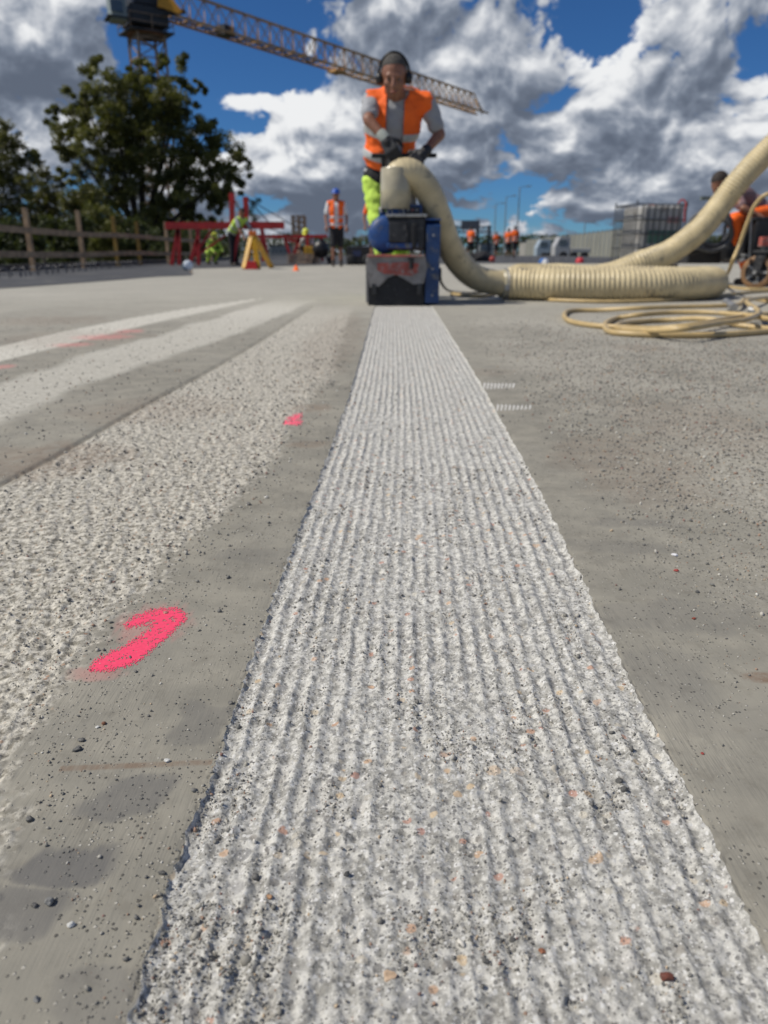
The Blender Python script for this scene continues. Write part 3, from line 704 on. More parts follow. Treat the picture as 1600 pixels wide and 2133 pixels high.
# ------------------------------------------------------------------ bodies grown as one surface
def cap(p0, p1, r0, r1=None): return ('c', Vector(p0), Vector(p1), r0, r0 if r1 is None else r1)
def ell(c, r, rot=None): return ('e', Vector(c), r, rot)
def blob(name, prims, vox, mat_, parent, smooth_it=3, cut=None, thick=0.0, label=None, folds=0.0):
    """union of tapered limbs and rounded masses, remeshed into one continuous skin"""
    m_ = MB()
    for p in prims:
        if p[0] == 'c':
            _, a, b, r0, r1 = p; d = b - a; L = max(d.length, 1e-4); prof = []
            for k in range(5): t = math.pi / 2 * k / 4; prof.append((-r0 * math.cos(t), r0 * math.sin(t)))
            for k in range(1, 5): prof.append((L * k / 5, r0 + (r1 - r0) * k / 5))
            for k in range(5): t = math.pi / 2 * k / 4; prof.append((L + r1 * math.sin(t), r1 * math.cos(t)))
            m_.lathe(a, d, prof, 14)
        else: m_.ell(p[1], p[2], 16, 12, p[3])
    me = bpy.data.meshes.new('tmp'); me.from_pydata(m_.v, [], m_.f)
    bm = bmesh.new(); bm.from_mesh(me); bmesh.ops.remove_doubles(bm, verts=bm.verts, dist=1e-5); bmesh.ops.recalc_face_normals(bm, faces=bm.faces); bm.to_mesh(me); bm.free()
    o = bpy.data.objects.new('tmp', me); COL.objects.link(o)
    r = o.modifiers.new('r', 'REMESH'); r.mode = 'VOXEL'; r.voxel_size = vox; r.use_smooth_shade = True
    if smooth_it: s_ = o.modifiers.new('s', 'SMOOTH'); s_.factor = .5; s_.iterations = smooth_it
    dg = bpy.context.evaluated_depsgraph_get(); me2 = bpy.data.meshes.new_from_object(o.evaluated_get(dg)); bpy.data.objects.remove(o)
    if folds:
        nrm_ = [v.normal.copy() for v in me2.vertices]
        for v, vn_ in zip(me2.vertices, nrm_):
            c = v.co.copy(); k = mnoise.noise(Vector((c.x * 9, c.y * 9, c.z * 22 + 3 * c.x))) + .5 * mnoise.noise(Vector((c.x * 26 + 4, c.y * 26, c.z * 34)))
            v.co = c + vn_ * (k * folds)
    if cut:
        bm = bmesh.new(); bm.from_mesh(me2)
        for (co, no) in cut.get('planes', []):           # keep the side the normal points away from
            bmesh.ops.bisect_plane(bm, geom=bm.verts[:] + bm.edges[:] + bm.faces[:], plane_co=co, plane_no=no, clear_outer=True)
        for (co, no) in cut.get('score', []): bmesh.ops.bisect_plane(bm, geom=bm.verts[:] + bm.edges[:] + bm.faces[:], plane_co=co, plane_no=no)
        if 'drop' in cut:
            bmesh.ops.delete(bm, geom=[f for f in bm.faces if cut['drop'](f.calc_center_median(), f.normal)], context='FACES')
        if thick:
            bmesh.ops.solidify(bm, geom=bm.faces[:], thickness=thick)
        bm.to_mesh(me2); bm.free()
    me2.name = name; o = link_mesh(name, me2, mat_, parent, smooth=True)
    if label: o['label'] = label
    return o

M['skin'] = mat('tanned_skin', (.25, .115, .07), .5, var=.12, scale=30, bump=.0006, bscale=260)
M['hair_grey'] = mat('short_grey_hair', (.065, .060, .054), .8, var=.5, scale=90, bump=.004, bscale=240)
M['hair_dark'] = mat('dark_hair', (.03, .022, .018), .75, var=.4, scale=60, bump=.004, bscale=200)
M['orange'] = mat('fluorescent_orange_cloth', (.98, .145, .012), .75, var=.07, scale=9, bump=.006, bscale=16)
M['yellow_hv'] = mat('fluorescent_yellow_cloth', (.52, .76, .10), .75, var=.08, scale=9, bump=.006, bscale=16)
M['tape'] = mat('reflective_tape', (.46, .47, .46), .45, var=.12, scale=40, spec=.7)
M['tee'] = mat('grey_cotton', (.33, .34, .36), .9, var=.08, scale=10, bump=.007, bscale=13)
M['tee_white'] = mat('white_cotton', (.68, .68, .68), .9, var=.06, scale=10, bump=.007, bscale=13)
M['tee_pink'] = mat('faded_mauve_cotton', (.22, .14, .15), .9, var=.1, scale=10, bump=.007, bscale=13)
M['black_cloth'] = mat('black_cloth', (.016, .016, .019), .85, var=.3, scale=12, bump=.006, bscale=16)
M['boots'] = mat('work_boots', (.045, .035, .028), .7, var=.3, scale=20)
M['glove_grey'] = mat('grey_knit_glove', (.33, .36, .33), .9, var=.2, scale=90, bump=.001, bscale=300)
M['glove_dark'] = mat('black_rubber', (.02, .021, .024), .6, var=.3, scale=90, bump=.001, bscale=300)
M['plastic_black'] = mat('black_plastic', (.014, .014, .015), .42, var=.25, scale=30)
M['helmet_blue'] = mat('blue_hard_hat', (.02, .09, .42), .35, var=.1, scale=20)
M['helmet_white'] = mat('white_hard_hat', (.72, .74, .76), .35, var=.06, scale=20)
M['helmet_yellow'] = mat('yellow_hard_hat', (.75, .80, .08), .35, var=.06, scale=20)
M['eye'] = mat('eye_white', (.10, .085, .075), .3, var=.03)
M['lip'] = mat('lips', (.28, .10, .075), .5, var=.1, scale=60)

def head_prims(c, fwd, s=1.0, neck=None):
    f = Vector(fwd).normalized(); side = f.cross(Vector((0, 0, 1))).normalized(); up = side.cross(f)
    R_ = Matrix((side, f, up)).transposed()
    P = lambda x, y, z: c + R_ @ Vector((x, y, z)) * s
    pr = [ell(P(0, -.012, .030), (.077 * s, .096 * s, .092 * s), R_), ell(P(0, .012, -.035), (.064 * s, .076 * s, .088 * s), R_),
          ell(P(0, .034, -.094), (.038 * s, .040 * s, .030 * s), R_), cap(P(0, .090, .012), P(0, .108, -.030), .010 * s, .0165 * s),
          cap(P(-.036, .078, .022), P(.036, .078, .022), .014 * s), ell(P(0, .074, -.062), (.028 * s, .020 * s, .016 * s), R_),
          ell(P(.077, -.008, -.012), (.010 * s, .018 * s, .032 * s), R_), ell(P(-.077, -.008, -.012), (.010 * s, .018 * s, .032 * s), R_),
          ell(P(.040, .058, -.026), (.024 * s, .02 * s, .024 * s), R_), ell(P(-.040, .058, -.026), (.024 * s, .02 * s, .024 * s), R_)]
    if neck is not None: pr.append(cap(P(0, -.03, -.055), neck, .055 * s, .064 * s))
    return pr, P, R_
def hand_prims(wrist, tip_dir, palm_n, curl=.9, s=1.0, side=1):
    d = Vector(tip_dir).normalized(); n = Vector(palm_n); n = (n - d * n.dot(d)).normalized(); x = d.cross(n) * side
    W = Vector(wrist); pr = [cap(W, W + d * .03 * s, .027 * s, .030 * s)]
    for k in range(4):
        o = (-.030 + .020 * k) * s
        pr.append(cap(W + d * .02 * s + x * o * .7, W + d * .088 * s + x * o, .016 * s, .013 * s))
        L = [.034, .040, .038, .030][k] * s; p = W + d * .09 * s + x * o; a = curl * .5
        for seg in range(3):
            q = p + (d * math.cos(a) + n * math.sin(a)) * L * (1, .72, .55)[seg]; pr.append(cap(p, q, (.0105, .0095, .0085)[seg] * s, (.0098, .0088, .0078)[seg] * s)); p = q; a += curl * .62
    b = W + d * .03 * s + x * -.030 * s; q = b + (d * .55 - x * .7 + n * .45).normalized() * .045 * s; pr.append(cap(b, q, .014 * s, .0115 * s)); pr.append(cap(q, q + (d * .8 + n * .55).normalized() * .036 * s, .0105 * s, .009 * s))
    return pr

def figure(label, J, vox=.03, top='tee', vest='orange', vest_open=.07, legs='black_cloth', long_legs=False, hat=None, hair='hair_dark', group=None, gloves=False, glove_mats=('glove_dark', 'glove_dark'), sleeves=.55, s=1.0, fine=False, tapes=(.10, .26), hem_off=.10, vx=0.0):
    base = Vector((J['pel'].x, J['pel'].y, min(J['anL'].z, J['anR'].z) - .085 * s))
    root = empty('person', base, label, 'person', group)
    up = (J['neck'] - J['pel']).normalized(); xs = (J['shR'] - J['shL']).normalized(); fwd = Vector(J['fwd']).normalized(); yb = xs.cross(up).normalized()
    if yb.dot(fwd) < 0: yb = -yb
    RT = Matrix((xs, yb, up)).transposed(); c = J['pel'].lerp(J['neck'], .66); mid = J['pel'].lerp(J['neck'], .30)
    hp, P, RH = head_prims(J['head'], J['look'], s * 1.02, J['neck'])
    def torso(g_): return [ell(c, (.165 * s + g_, .110 * s + g_, .20 * s + g_ * .5), RT), ell(mid, (.150 * s + g_, .108 * s + g_, .17 * s), RT), ell(J['pel'], (.155 * s + g_, .108 * s + g_, .12 * s), RT),
                           cap(J['shL'], J['shR'], .058 * s + g_ * .7), cap(J['shL'].lerp(J['shR'], .32) + up * .035 * s, J['shL'].lerp(J['shR'], .68) + up * .035 * s, .058 * s + g_ * .5)]
    body = hp + torso(0)
    hands = []
    for q in 'LR':
        body += [cap(J['sh' + q], J['el' + q], .050 * s, .038 * s), cap(J['el' + q], J['wr' + q], .040 * s, .026 * s)]
        d = J['wr' + q] - J['el' + q]; td = J.get('hd' + q, d); pn = J.get('hn' + q, Vector((0, 0, -1)) + fwd * .1)
        hpz = hand_prims(J['wr' + q], td, pn, J.get('curl' + q, 1.0), s, 1 if q == 'R' else -1); body += hpz if fine or not gloves else hpz[:9]
        hands.append((q, td, pn))
        hipw = J['hip' + q]
        body += [cap(hipw, J['kn' + q], .082 * s, .058 * s), cap(J['kn' + q], J['an' + q], .056 * s, .038 * s), cap(J['kn' + q].lerp(J['an' + q], .3) - fwd * .012, J['kn' + q].lerp(J['an' + q], .6), .052 * s, .042 * s)]
    blob('body', body, vox, M['skin'], root, 2)
    # clothes follow the body
    if top:
        sl = []
        for q in 'LR': sl.append(cap(J['sh' + q], J['sh' + q].lerp(J['el' + q], sleeves * 1.25 if sleeves < .9 else 1), .064 * s, .058 * s))
        if sleeves > .9: sl += [cap(J['el' + q], J['wr' + q], .052 * s, .040 * s) for q in 'LR']
        cutz = [(J['neck'] + up * .055 * s, up)]
        for q in 'LR':
            if sleeves < .9:
                pass
        blob('t_shirt', torso(.012 * s) + sl, vox, M[top], root, 2, folds=.008 if fine else 0, cut=dict(planes=cutz, drop=lambda f, n: (f - J['neck']).dot(up) > -.02 * s and ((f - J['neck']) - up * (f - J['neck']).dot(up)).length < .066 * s))
    if vest:
        O_ = J['pel'] + xs * vx; hem = J['pel'] - up * hem_off * s; vo = vest_open * s
        cut = dict(planes=[(J['neck'] + up * .06 * s, up), (hem, -up)], score=[(O_ + xs * vo, xs), (O_ - xs * vo, xs)],
                   drop=lambda f, n: (abs((f - O_).dot(xs)) < vo - 1e-4 and (f - J['pel']).dot(yb) > .02 * s) or min((f - (J['shL'] - xs * .035 * s)).length, (f - (J['shR'] + xs * .035 * s)).length) < .072 * s or ((f - J['neck']).dot(up) > -.03 * s and ((f - J['neck']) - up * (f - J['neck']).dot(up)).length < .082 * s))
        blob('safety_vest', torso(.030 * s), vox, M[vest], root, 2, folds=.009 if fine else 0, cut=cut, thick=.004)
        for k, t_ in enumerate(tapes):
            z0 = hem + up * (t_ * s); z1 = hem + up * ((t_ + .05) * s)
            cut2 = dict(planes=[(z1, up), (z0, -up)], score=cut['score'], drop=cut['drop'])
            blob('reflective_band', torso(.0345 * s), vox, M['tape'], root, 2, folds=.009 if fine else 0, cut=cut2, thick=.003)
    if legs:
        t_ = [ell(J['pel'] - up * .02 * s, (.158 * s, .114 * s, .12 * s), RT)]
        for q in 'LR':
            if long_legs: t_ += [cap(J['hip' + q], J['kn' + q], .094 * s, .074 * s), cap(J['kn' + q], J['an' + q] + Vector((0, 0, .02)), .073 * s, .062 * s)]
            else: t_ += [cap(J['hip' + q], J['hip' + q].lerp(J['kn' + q], .92), .096 * s, .086 * s)]
        blob('trousers' if long_legs else 'shorts', t_, vox, M[legs], root, 2, folds=.011 if fine else 0, cut=None if J.get('bent') else dict(planes=[(J['pel'] + up * .10 * s, up)]))
        if fine:
            blob('belt', [ell(J['pel'] - up * .0 * s, (.170 * s, .126 * s, .12 * s), RT)], vox, M['black_cloth'], root, 2, cut=dict(planes=[(J['pel'] + up * .055 * s, up), (J['pel'] - up * .03 * s, -up)]), thick=.004)
    for q in 'LR':
        a = J['an' + q]; fd = Vector(J.get('toe' + q, fwd)); fd.z = 0; fd.normalize(); g0 = a.z - .085 * s
        blob('boot', [cap(a + Vector((0, 0, .05)) * s, a - Vector((0, 0, .04)) * s, .050 * s, .045 * s), cap(a - Vector((0, 0, .045)) * s - fd * .03 * s, a - Vector((0, 0, .05)) * s + fd * .15 * s, .042 * s, .036 * s)], max(vox * .8, .012), M['boots'], root, 2, cut=dict(planes=[(Vector((0, 0, g0 + .002)), Vector((0, 0, -1)))]))
    if gloves:
        for (q, td, pn), gm in zip(hands, glove_mats):
            hpz = hand_prims(J['wr' + q], td, pn, J.get('curl' + q, 1.0), s * 1.13, 1 if q == 'R' else -1)
            gl_ = blob('glove', hpz, .0055 if fine else vox * .6, M[gm], root, 1)
            dd = (J['wr' + q] - J['el' + q]).normalized(); m2 = MB(); m2.lathe(J['wr' + q] - dd * .045 * s, dd, [(0, .034 * s), (.012 * s, .037 * s), (.05 * s, .036 * s), (.065 * s, .033 * s)], 18)
            m2.build('cuff', M['glove_grey' if q == 'L' else 'glove_dark'], root)
    # face, hair, hat
    if fine:
        for sx in (-1, 1):
            m2 = MB(); m2.ell(P(sx * .031, .076, .003), (.012 * s, .010 * s, .008 * s), 10, 8, RH); m2.build('eye', M['eye'], root)
        m2 = MB(); m2.ell(P(0, .0905, -.064), (.024 * s, .008 * s, .007 * s), 10, 8, RH); m2.build('mouth', M['lip'], root)
    if hat is None:
        blob('hair', [ell(P(0, -.018, .040), (.083 * s, .100 * s, .092 * s), RH)], max(vox * .5, .008), M[hair], root, 2,
             cut=dict(drop=lambda f, n: (RH.transposed() @ (f - J['head'])).z < .052 * s + .50 * max(0, (RH.transposed() @ (f - J['head'])).y) - (.11 * s if (RH.transposed() @ (f - J['head'])).y < -.02 * s else 0)))
    else:
        m2 = MB(); m2.lathe(P(0, -.012, .045), RH @ Vector((0, 0, 1)), [(-.004, .118 * s), (.0, .120 * s), (.004, .104 * s), (.03 * s, .100 * s), (.065 * s, .086 * s), (.09 * s, .058 * s), (.102 * s, .02 * s), (.103 * s, 0)], 22)
        h_ = m2.build('hard_hat', M[hat], root); m3 = MB(); m3.ell(P(0, .10, .045), (.070 * s, .055 * s, .006 * s), 14, 6, RH); m3.build('peak', M[hat], h_)
    return root, P, RH

def standing(x, Y, gz, heading, h=1.75, stride=.0, armL=(.05, .0), armR=(.05, .0), lean=0.0, bend=0.25, look_down=.1):
    """joints of a standing or walking figure; heading: angle of its facing, 0 = away (+Y)"""
    s = h / 1.75; f = Vector((math.sin(heading), math.cos(heading), 0)); r = Vector((f.y, -f.x, 0)); b = Vector((x, Y, gz)); Z_ = Vector((0, 0, 1))
    pel = b + Z_ * .95 * s; neck = pel + (Z_ * math.cos(lean) + f * math.sin(lean)) * .53 * s
    J = dict(pel=pel, neck=neck, fwd=f, look=(f - Z_ * look_down).normalized(), head=neck + (Z_ * .155 + f * .035) * s)
    for q, sg, arm in (('L', -1, armL), ('R', 1, armR)):
        st_ = sg * stride; sh = neck + r * sg * .180 * s - Z_ * .045 * s
        J['sh' + q] = sh; J['el' + q] = sh + (r * sg * (.05 + arm[0] * .3) + f * arm[1] - Z_ * .29) * s; J['wr' + q] = J['el' + q] + (f * (bend + arm[1] * .6) - Z_ * .22 + r * sg * arm[0] * -.2).normalized() * .255 * s
        J['hip' + q] = pel + r * sg * .088 * s - Z_ * .04 * s; J['kn' + q] = pel + r * sg * .09 * s + (f * (st_ * .45 + .02) - Z_ * .47) * s; J['an' + q] = b + r * sg * .10 * s + f * st_ * .55 * s + Z_ * (.085 * s + (.05 if st_ < -.2 else 0))
    return J, s
# ------------------------------------------------------------------ the planing machine
M['blue'] = mat('blue_paint', (.010, .055, .20), .5, var=.3, scale=9, dirt=(.13, .135, .135), dirt_amt=.10, bump=.0008, bscale=30)
M['blue_dark'] = mat('blue_paint_cover', (.010, .042, .135), .5, var=.3, scale=8, dirt=(.12, .125, .125), dirt_amt=.09)
M['steel_dark'] = mat('dark_greasy_steel', (.035, .036, .038), .5, metal=.3, var=.35, scale=14, dirt=(.14, .13, .12), dirt_amt=.05)
M['steel'] = mat('worn_steel', (.34, .34, .33), .45, metal=.6, var=.25, scale=18, dirt=(.12, .11, .10), dirt_amt=.06)
M['plate'] = mat('worn_guard_plate', (.22, .212, .205), .6, metal=.1, var=.2, scale=12, dirt=(.16, .15, .14), dirt_amt=.08)
M['red_worn'] = mat('scuffed_red_paint', (.36, .085, .065), .65, var=.3, scale=12, dirt=(.25, .23, .215), dirt_amt=.13)
M['rubber'] = mat('black_rubber_skirt', (.011, .012, .014), .75, var=.3, scale=20, dirt=(.05, .05, .05), dirt_amt=.04)
M['hose'] = mat('cream_hose', (.56, .47, .285), .42, var=.16, scale=7, bump=.0008, bscale=60, dirt=(.30, .26, .18), dirt_amt=.05)
M['hose_end'] = mat('clear_cream_sleeve', (.42, .38, .27), .25, var=.12, scale=12, coat=.4)
YM = 5.18
def zy(py, Y=YM): return D(800, py, Y).z
def xp(px, Y=YM, py=540): return D(px, py, Y).x
mach = empty('concrete_planer', (xp(838, py=600), YM + .3, 0), 'blue concrete planing machine with cream suction hose on top, cutting the strip', 'planer')
# blocks of the body
m_ = MB(); m_.box(((xp(768) + xp(884)) / 2, YM + .36, (zy(540) + .05) / 2 + .012), (xp(884) - xp(768), .66, zy(540) - .03), bev=.015); m_.build('chassis', M['steel_dark'], mach)
m_ = MB(); m_.prism([(xp(762), YM - .02, .02), (xp(762), YM - .02, zy(545)), (xp(762), YM + .50, zy(530)), (xp(762), YM + .66, .02)], (1, 0, 0), .02); m_.build('side_plate', M['plate'], mach)
# guard plate with an arched lower edge
pts = [(765, 534), (886, 534), (890, 560), (884, 590), (862, 592), (838, 578), (825, 572), (808, 578), (790, 596), (770, 598), (763, 560)]
m_ = MB(); m_.prism([(xp(x, YM - .03), YM - .035, zy(y)) for x, y in pts], (0, 1, 0), .014); gp = m_.build('guard_plate', M['plate'], mach)
m_ = MB(); o_ = [(785, 548), (850, 546), (872, 549), (872, 566), (858, 574), (828, 572), (800, 570), (786, 562)]
m_.prism([(xp(x), YM - .0385, zy(y)) for x, y in o_], (0, 1, 0), .003); m_.build('red_patch', M['red_worn'], gp)
m_ = MB(); m_.cyl((xp(856), YM - .052, zy(542)), (xp(856), YM - .052, zy(560)), .014, n=12); m_.box((xp(856), YM - .045, zy(540)), (.035, .03, .012)); m_.build('latch', M['rubber'], gp)
m_ = MB(); m_.box(((xp(765) + xp(884)) / 2, YM - .035, zy(532.5)), (xp(884) - xp(765), .05, .014), bev=.003); m_.build('front_rail', M['red_worn'], mach)
m_ = MB(); m_.box(((xp(766) + xp(884)) / 2, YM - .012, zy(606) - .003), (xp(884) - xp(766), .018, zy(575) - zy(634)), bev=.003); m_.build('rubber_skirt', M['rubber'], mach)
for px in (779, 874):
    m_ = MB(); m_.box((xp(px), YM - .028, zy(602)), (.030, .02, .07), bev=.004); m_.build('skirt_clamp', M['steel_dark'], mach)
# blue chain cover on the side
X0, X1 = xp(887), xp(916)
m_ = MB(); m_.prism([(X0, YM - .01, .015), (X0, YM - .01, zy(470)), (X0, YM + .06, zy(460)), (X0, YM + .42, zy(458)), (X0, YM + .58, zy(520)), (X0, YM + .60, .015)], (1, 0, 0), X1 - X0)
cc = m_.build('chain_cover', M['blue_dark'], mach)
m_ = MB(); m_.box(((X0 + X1) / 2, YM + .2, zy(459) + .006), (X1 - X0 + .008, .40, .010)); m_.build('cover_lip', M['blue'], cc)
for zq in (490, 560, 615):
    m_ = MB(); m_.cyl(((X0 + X1) / 2, YM - .012, zy(zq)), ((X0 + X1) / 2, YM - .02, zy(zq)), .008, n=8); m_.build('bolt', M['steel'], cc)
# blue drum motor seen from its end
cx, cz = xp(804), (zy(447) + zy(528)) / 2; rr = (zy(447) - zy(528)) / 2
m_ = MB(); m_.lathe((cx, YM + .02, cz), (0, 1, 0), [(-.012, 0), (-.012, rr * .45), (-.006, rr * .80), (.02, rr * .97), (.06, rr), (.40, rr), (.43, rr * .8), (.44, 0)], 28)
mo = m_.build('motor', M['blue'], mach)
m_ = MB()
for k in range(16):
    a = 2 * math.pi * k / 16; m_.box((cx + math.cos(a) * rr, YM + .24, cz + math.sin(a) * rr), (.010, .28, .006), mat=Matrix.Rotation(-a, 3, 'Y'))
m_.build('cooling_fins', M['blue'], mo)
m_ = MB(); m_.box((cx - .01, YM + .2, cz + rr + .008), (.07, .16, .03), bev=.006); m_.build('junction_box', M['blue'], mo)
m_ = MB(); m_.lathe((cx - .03, YM + .10, cz + rr + .02), (-.2, 0, 1), [(0, .012), (.02, .013), (.03, .009), (.031, 0)], 12); m_.build('lifting_eye', M['steel'], mo)
# dark central housing and its silver top
m_ = MB(); m_.box(((xp(806) + xp(886)) / 2, YM + .16, (zy(452) + zy(522)) / 2), (xp(886) - xp(806), .30, zy(452) - zy(522)), bev=.012); hs = m_.build('housing', M['steel_dark'], mach)
m_ = MB(); m_.box(((xp(806) + xp(886)) / 2, YM + .15, zy(449)), (xp(888) - xp(804), .32, .018), bev=.004); m_.build('top_plate', M['steel'], hs)
m_ = MB(); m_.box(((xp(812) + xp(846)) / 2, YM - .004, (zy(462) + zy(505)) / 2), (xp(850) - xp(812), .03, zy(462) - zy(505)), bev=.006); m_.build('access_cover', M['steel_dark'], hs)
m_ = MB(); m_.box((xp(862), YM - .006, (zy(465) + zy(518)) / 2), (.035, .03, zy(465) - zy(518)), bev=.008); m_.build('grip', M['rubber'], hs)
m_ = MB(); m_.box((xp(838), YM - .002, zy(512)), (xp(872) - xp(806), .026, .035), bev=.006); m_.build('lower_trim', M['blue'], hs)
for px in (814, 828, 842, 856, 870):
    m_ = MB(); m_.cyl((xp(px), YM + .0, zy(449)), (xp(px), YM - .018, zy(449)), .007, n=8); m_.build('bolt', M['steel'], hs)
m_ = MB(); m_.box((xp(859), YM + .17, zy(437)), (.13, .16, .075), bev=.010); cb = m_.build('control_box', M['blue_dark'], mach)
m_ = MB(); m_.box((xp(859), YM + .088, zy(437)), (.10, .006, .045), bev=.003); m_.build('control_panel', M['steel_dark'], cb)
for px in (850, 859, 868):
    m_ = MB(); m_.cyl((xp(px), YM + .086, zy(436)), (xp(px), YM + .074, zy(436)), .007, n=10); m_.build('button', M['red_worn'] if px == 859 else M['steel'], cb)
for px in (812, 836):
    m_ = MB(); pp = catmull([(xp(px) - .016, YM + .06, zy(448)), (xp(px) - .014, YM + .06, zy(438)), (xp(px), YM + .06, zy(433)), (xp(px) + .014, YM + .06, zy(438)), (xp(px) + .016, YM + .06, zy(448))], .008); m_.sweep(pp, .005, 8); m_.build('hose_clamp_bracket', M['steel'], mach)
# suction stub
Ys = YM + .12
st0 = Vector((xp(826, Ys), Ys, zy(450, Ys))); m_ = MB(); m_.lathe(st0, (0, 0, 1), [(0, .070), (.16, .068), (.165, .060), (.02, .058)], 28); m_.build('suction_stub', M['blue'], mach)
# wheels and the handle that runs back to the operator
for px in (788, 868):
    m_ = MB(); m_.lathe((xp(px) - .025, YM + .60, .075), (1, 0, 0), [(0, 0), (0, .055), (.004, .073), (.025, .075), (.046, .073), (.05, .055), (.05, 0)], 24); w_ = m_.build('wheel', M['rubber'], mach)
    m_ = MB(); m_.cyl((xp(px) - .028, YM + .60, .075), (xp(px) + .028, YM + .60, .075), .032, n=16); m_.build('hub', M['steel'], w_)
for sgn in (-1, 1):
    hx = xp(838, YM + .5) + sgn * .14
    m_ = MB(); m_.sweep(catmull([(hx, YM + .50, .30), (hx, YM + .56, .60), (hx, YM + .62, .85), (hx * 1.0, YM + .60, .985)], .03), .014, 10); m_.build('handle_tube', M['steel_dark'], mach)
hb = xp(838, YM + .5)
m_ = MB(); m_.cyl((hb - .22, YM + .60, .985), (hb + .24, YM + .60, .985), .015, n=14); m_.build('handlebar', M['rubber'], mach)
m_ = MB(); m_.box((hb, YM + .56, .78), (.20, .10, .12), bev=.012); m_.build('switch_box', M['steel_dark'], mach)

# ------------------------------------------------------------------ hoses
def ribbed(path, r, pitch, amp, step=.0055, n=28, soft=None):
    pts = catmull(path, step); L = 0; rad = []
    for i, p in enumerate(pts):
        if i: L += (p - pts[i - 1]).length
        a = amp * (soft(L) if soft else 1) * (.75 + .5 * mnoise.noise(Vector((L * 5, r * 9, 0)))); r_ = r * (1 + .03 * mnoise.noise(Vector((L * 3.1, 7, r))) + .012 * mnoise.noise(Vector((L * 19, 3, r)))); ph = (L / pitch) % 1
        rad.append(r_ + a * (math.exp(-((ph - .5) / .20) ** 2) - .35))
    return MB().sweep(pts, rad, n)
YH = 5.30
up0 = Vector((st0.x, st0.y, 0))
sleeve = [Vector((st0.x, Ys, zy(446, Ys) + .06)), Vector((st0.x, Ys, zy(400, Ys))), Vector((st0.x + .005, Ys, zy(372, Ys)))]
hosepath = [D(824, 420, Ys), D(823, 385, Ys), D(834, 362, Ys), D(860, 363, Ys + .02), D(890, 395, Ys + .06), D(912, 445, Ys + .12), D(931, 500, Ys + .2), D(955, 545, Ys + .30), D(990, 577, Ys + .38), G(1030, 0, 0) if False else D(1030, 588, Ys + .42), D(1062, 591, Ys + .44)]
m_ = ribbed(hosepath, .088, .026, .0030, n=32)
hs1 = m_.build('suction_hose', M['hose'], None, D(1000, 600, YM + .4), 'smooth cream suction hose arching from the planer top down to the deck', 'hose', 'suction hoses')
m_ = MB(); m_.lathe(D(824, 436, Ys), (0, 0, 1), [(0, .096), (.0, .100), (.12, .101), (.24, .098), (.25, .092)], 32); m_.build('sleeve', M['hose_end'], hs1)
# plain white tube filling the white patch behind the sleeve
m_ = MB(); m_.cyl(D(858, 447, YM + .26), D(858, 395, YM + .26), .030, n=18); m_.build('white_tube', mat('dusty_white_plastic', (.6, .58, .54), .6), mach)
# joint of the two hoses
j0, j1 = D(1040, 590, Ys + .42), D(1072, 591, Ys + .46)
m_ = MB(); m_.lathe(j0, j1 - j0, [(0, .092), (.0, .100), (.05, .101), (.052, .096), (.08, .096), (.082, .102), (.12, .100), (.121, .09)], 32)
hs2_path = []
def F(px, py, z): p = G(px, py, z); return p
R2 = .112
A = [D(1060, 591, Ys + .45), D(1100, 589, 5.72), D(1160, 587, 5.66), D(1240, 587, 5.62), D(1330, 586.5, 5.60), D(1410, 585, 5.66), D(1462, 583, 5.80), D(1486, 580, 6.02), D(1474, 575, 6.28), D(1420, 571, 6.50), D(1330, 568, 6.62), D(1220, 567, 6.68), D(1130, 566, 6.78), D(1080, 564, 7.0), D(1090, 561, 7.4), D(1160, 558, 7.7), D(1260, 555, 7.75), D(1330, 549, 7.75), D(1385, 530, 7.8), D(1425, 505, 7.85), D(1465, 471, 7.9), D(1505, 421, 7.95), D(1545, 370, 7.95), D(1598, 316, 7.95), D(1660, 262, 7.9), D(1750, 235, 7.9), D(1850, 300, 8.0), D(1900, 420, 8.1)]
A2 = []
for i, p in enumerate(A):
    if i < 17: A2.append(Vector((p.x, p.y, R2 + .004)))
    else: A2.append(Vector((p.x, p.y, max(p.z, R2 + .004))))
m_ = ribbed(A2, R2, .034, .0095, n=34, soft=lambda L: 1 if L < 3.4 else 1.7)
hs2 = m_.build('suction_hose', M['hose'], None, A2[3], 'ribbed cream hose looping on the deck then rising in front of the crouching worker', 'hose', 'suction hoses')
m_ = MB(); m_.lathe(A2[0] - Vector((.06, .01, 0)), (1, .15, 0), [(0, .09), (.0, .104), (.035, .106), (.04, .100), (.075, .100), (.08, .107), (.115, .105), (.116, .09)], 32); m_.build('coupling', M['hose_end'], hs2)
m_ = MB(); m_.lathe(A2[0] - Vector((.035, .006, 0)), (1, .15, 0), [(0, .108), (0, .112), (.012, .112), (.012, .108)], 32); m_.box(A2[0] + Vector((-.03, -.02, -.0)) + Vector((0, -.10, -.02)), (.03, .02, .04)); m_.build('band_clamp', M['steel'], hs2)

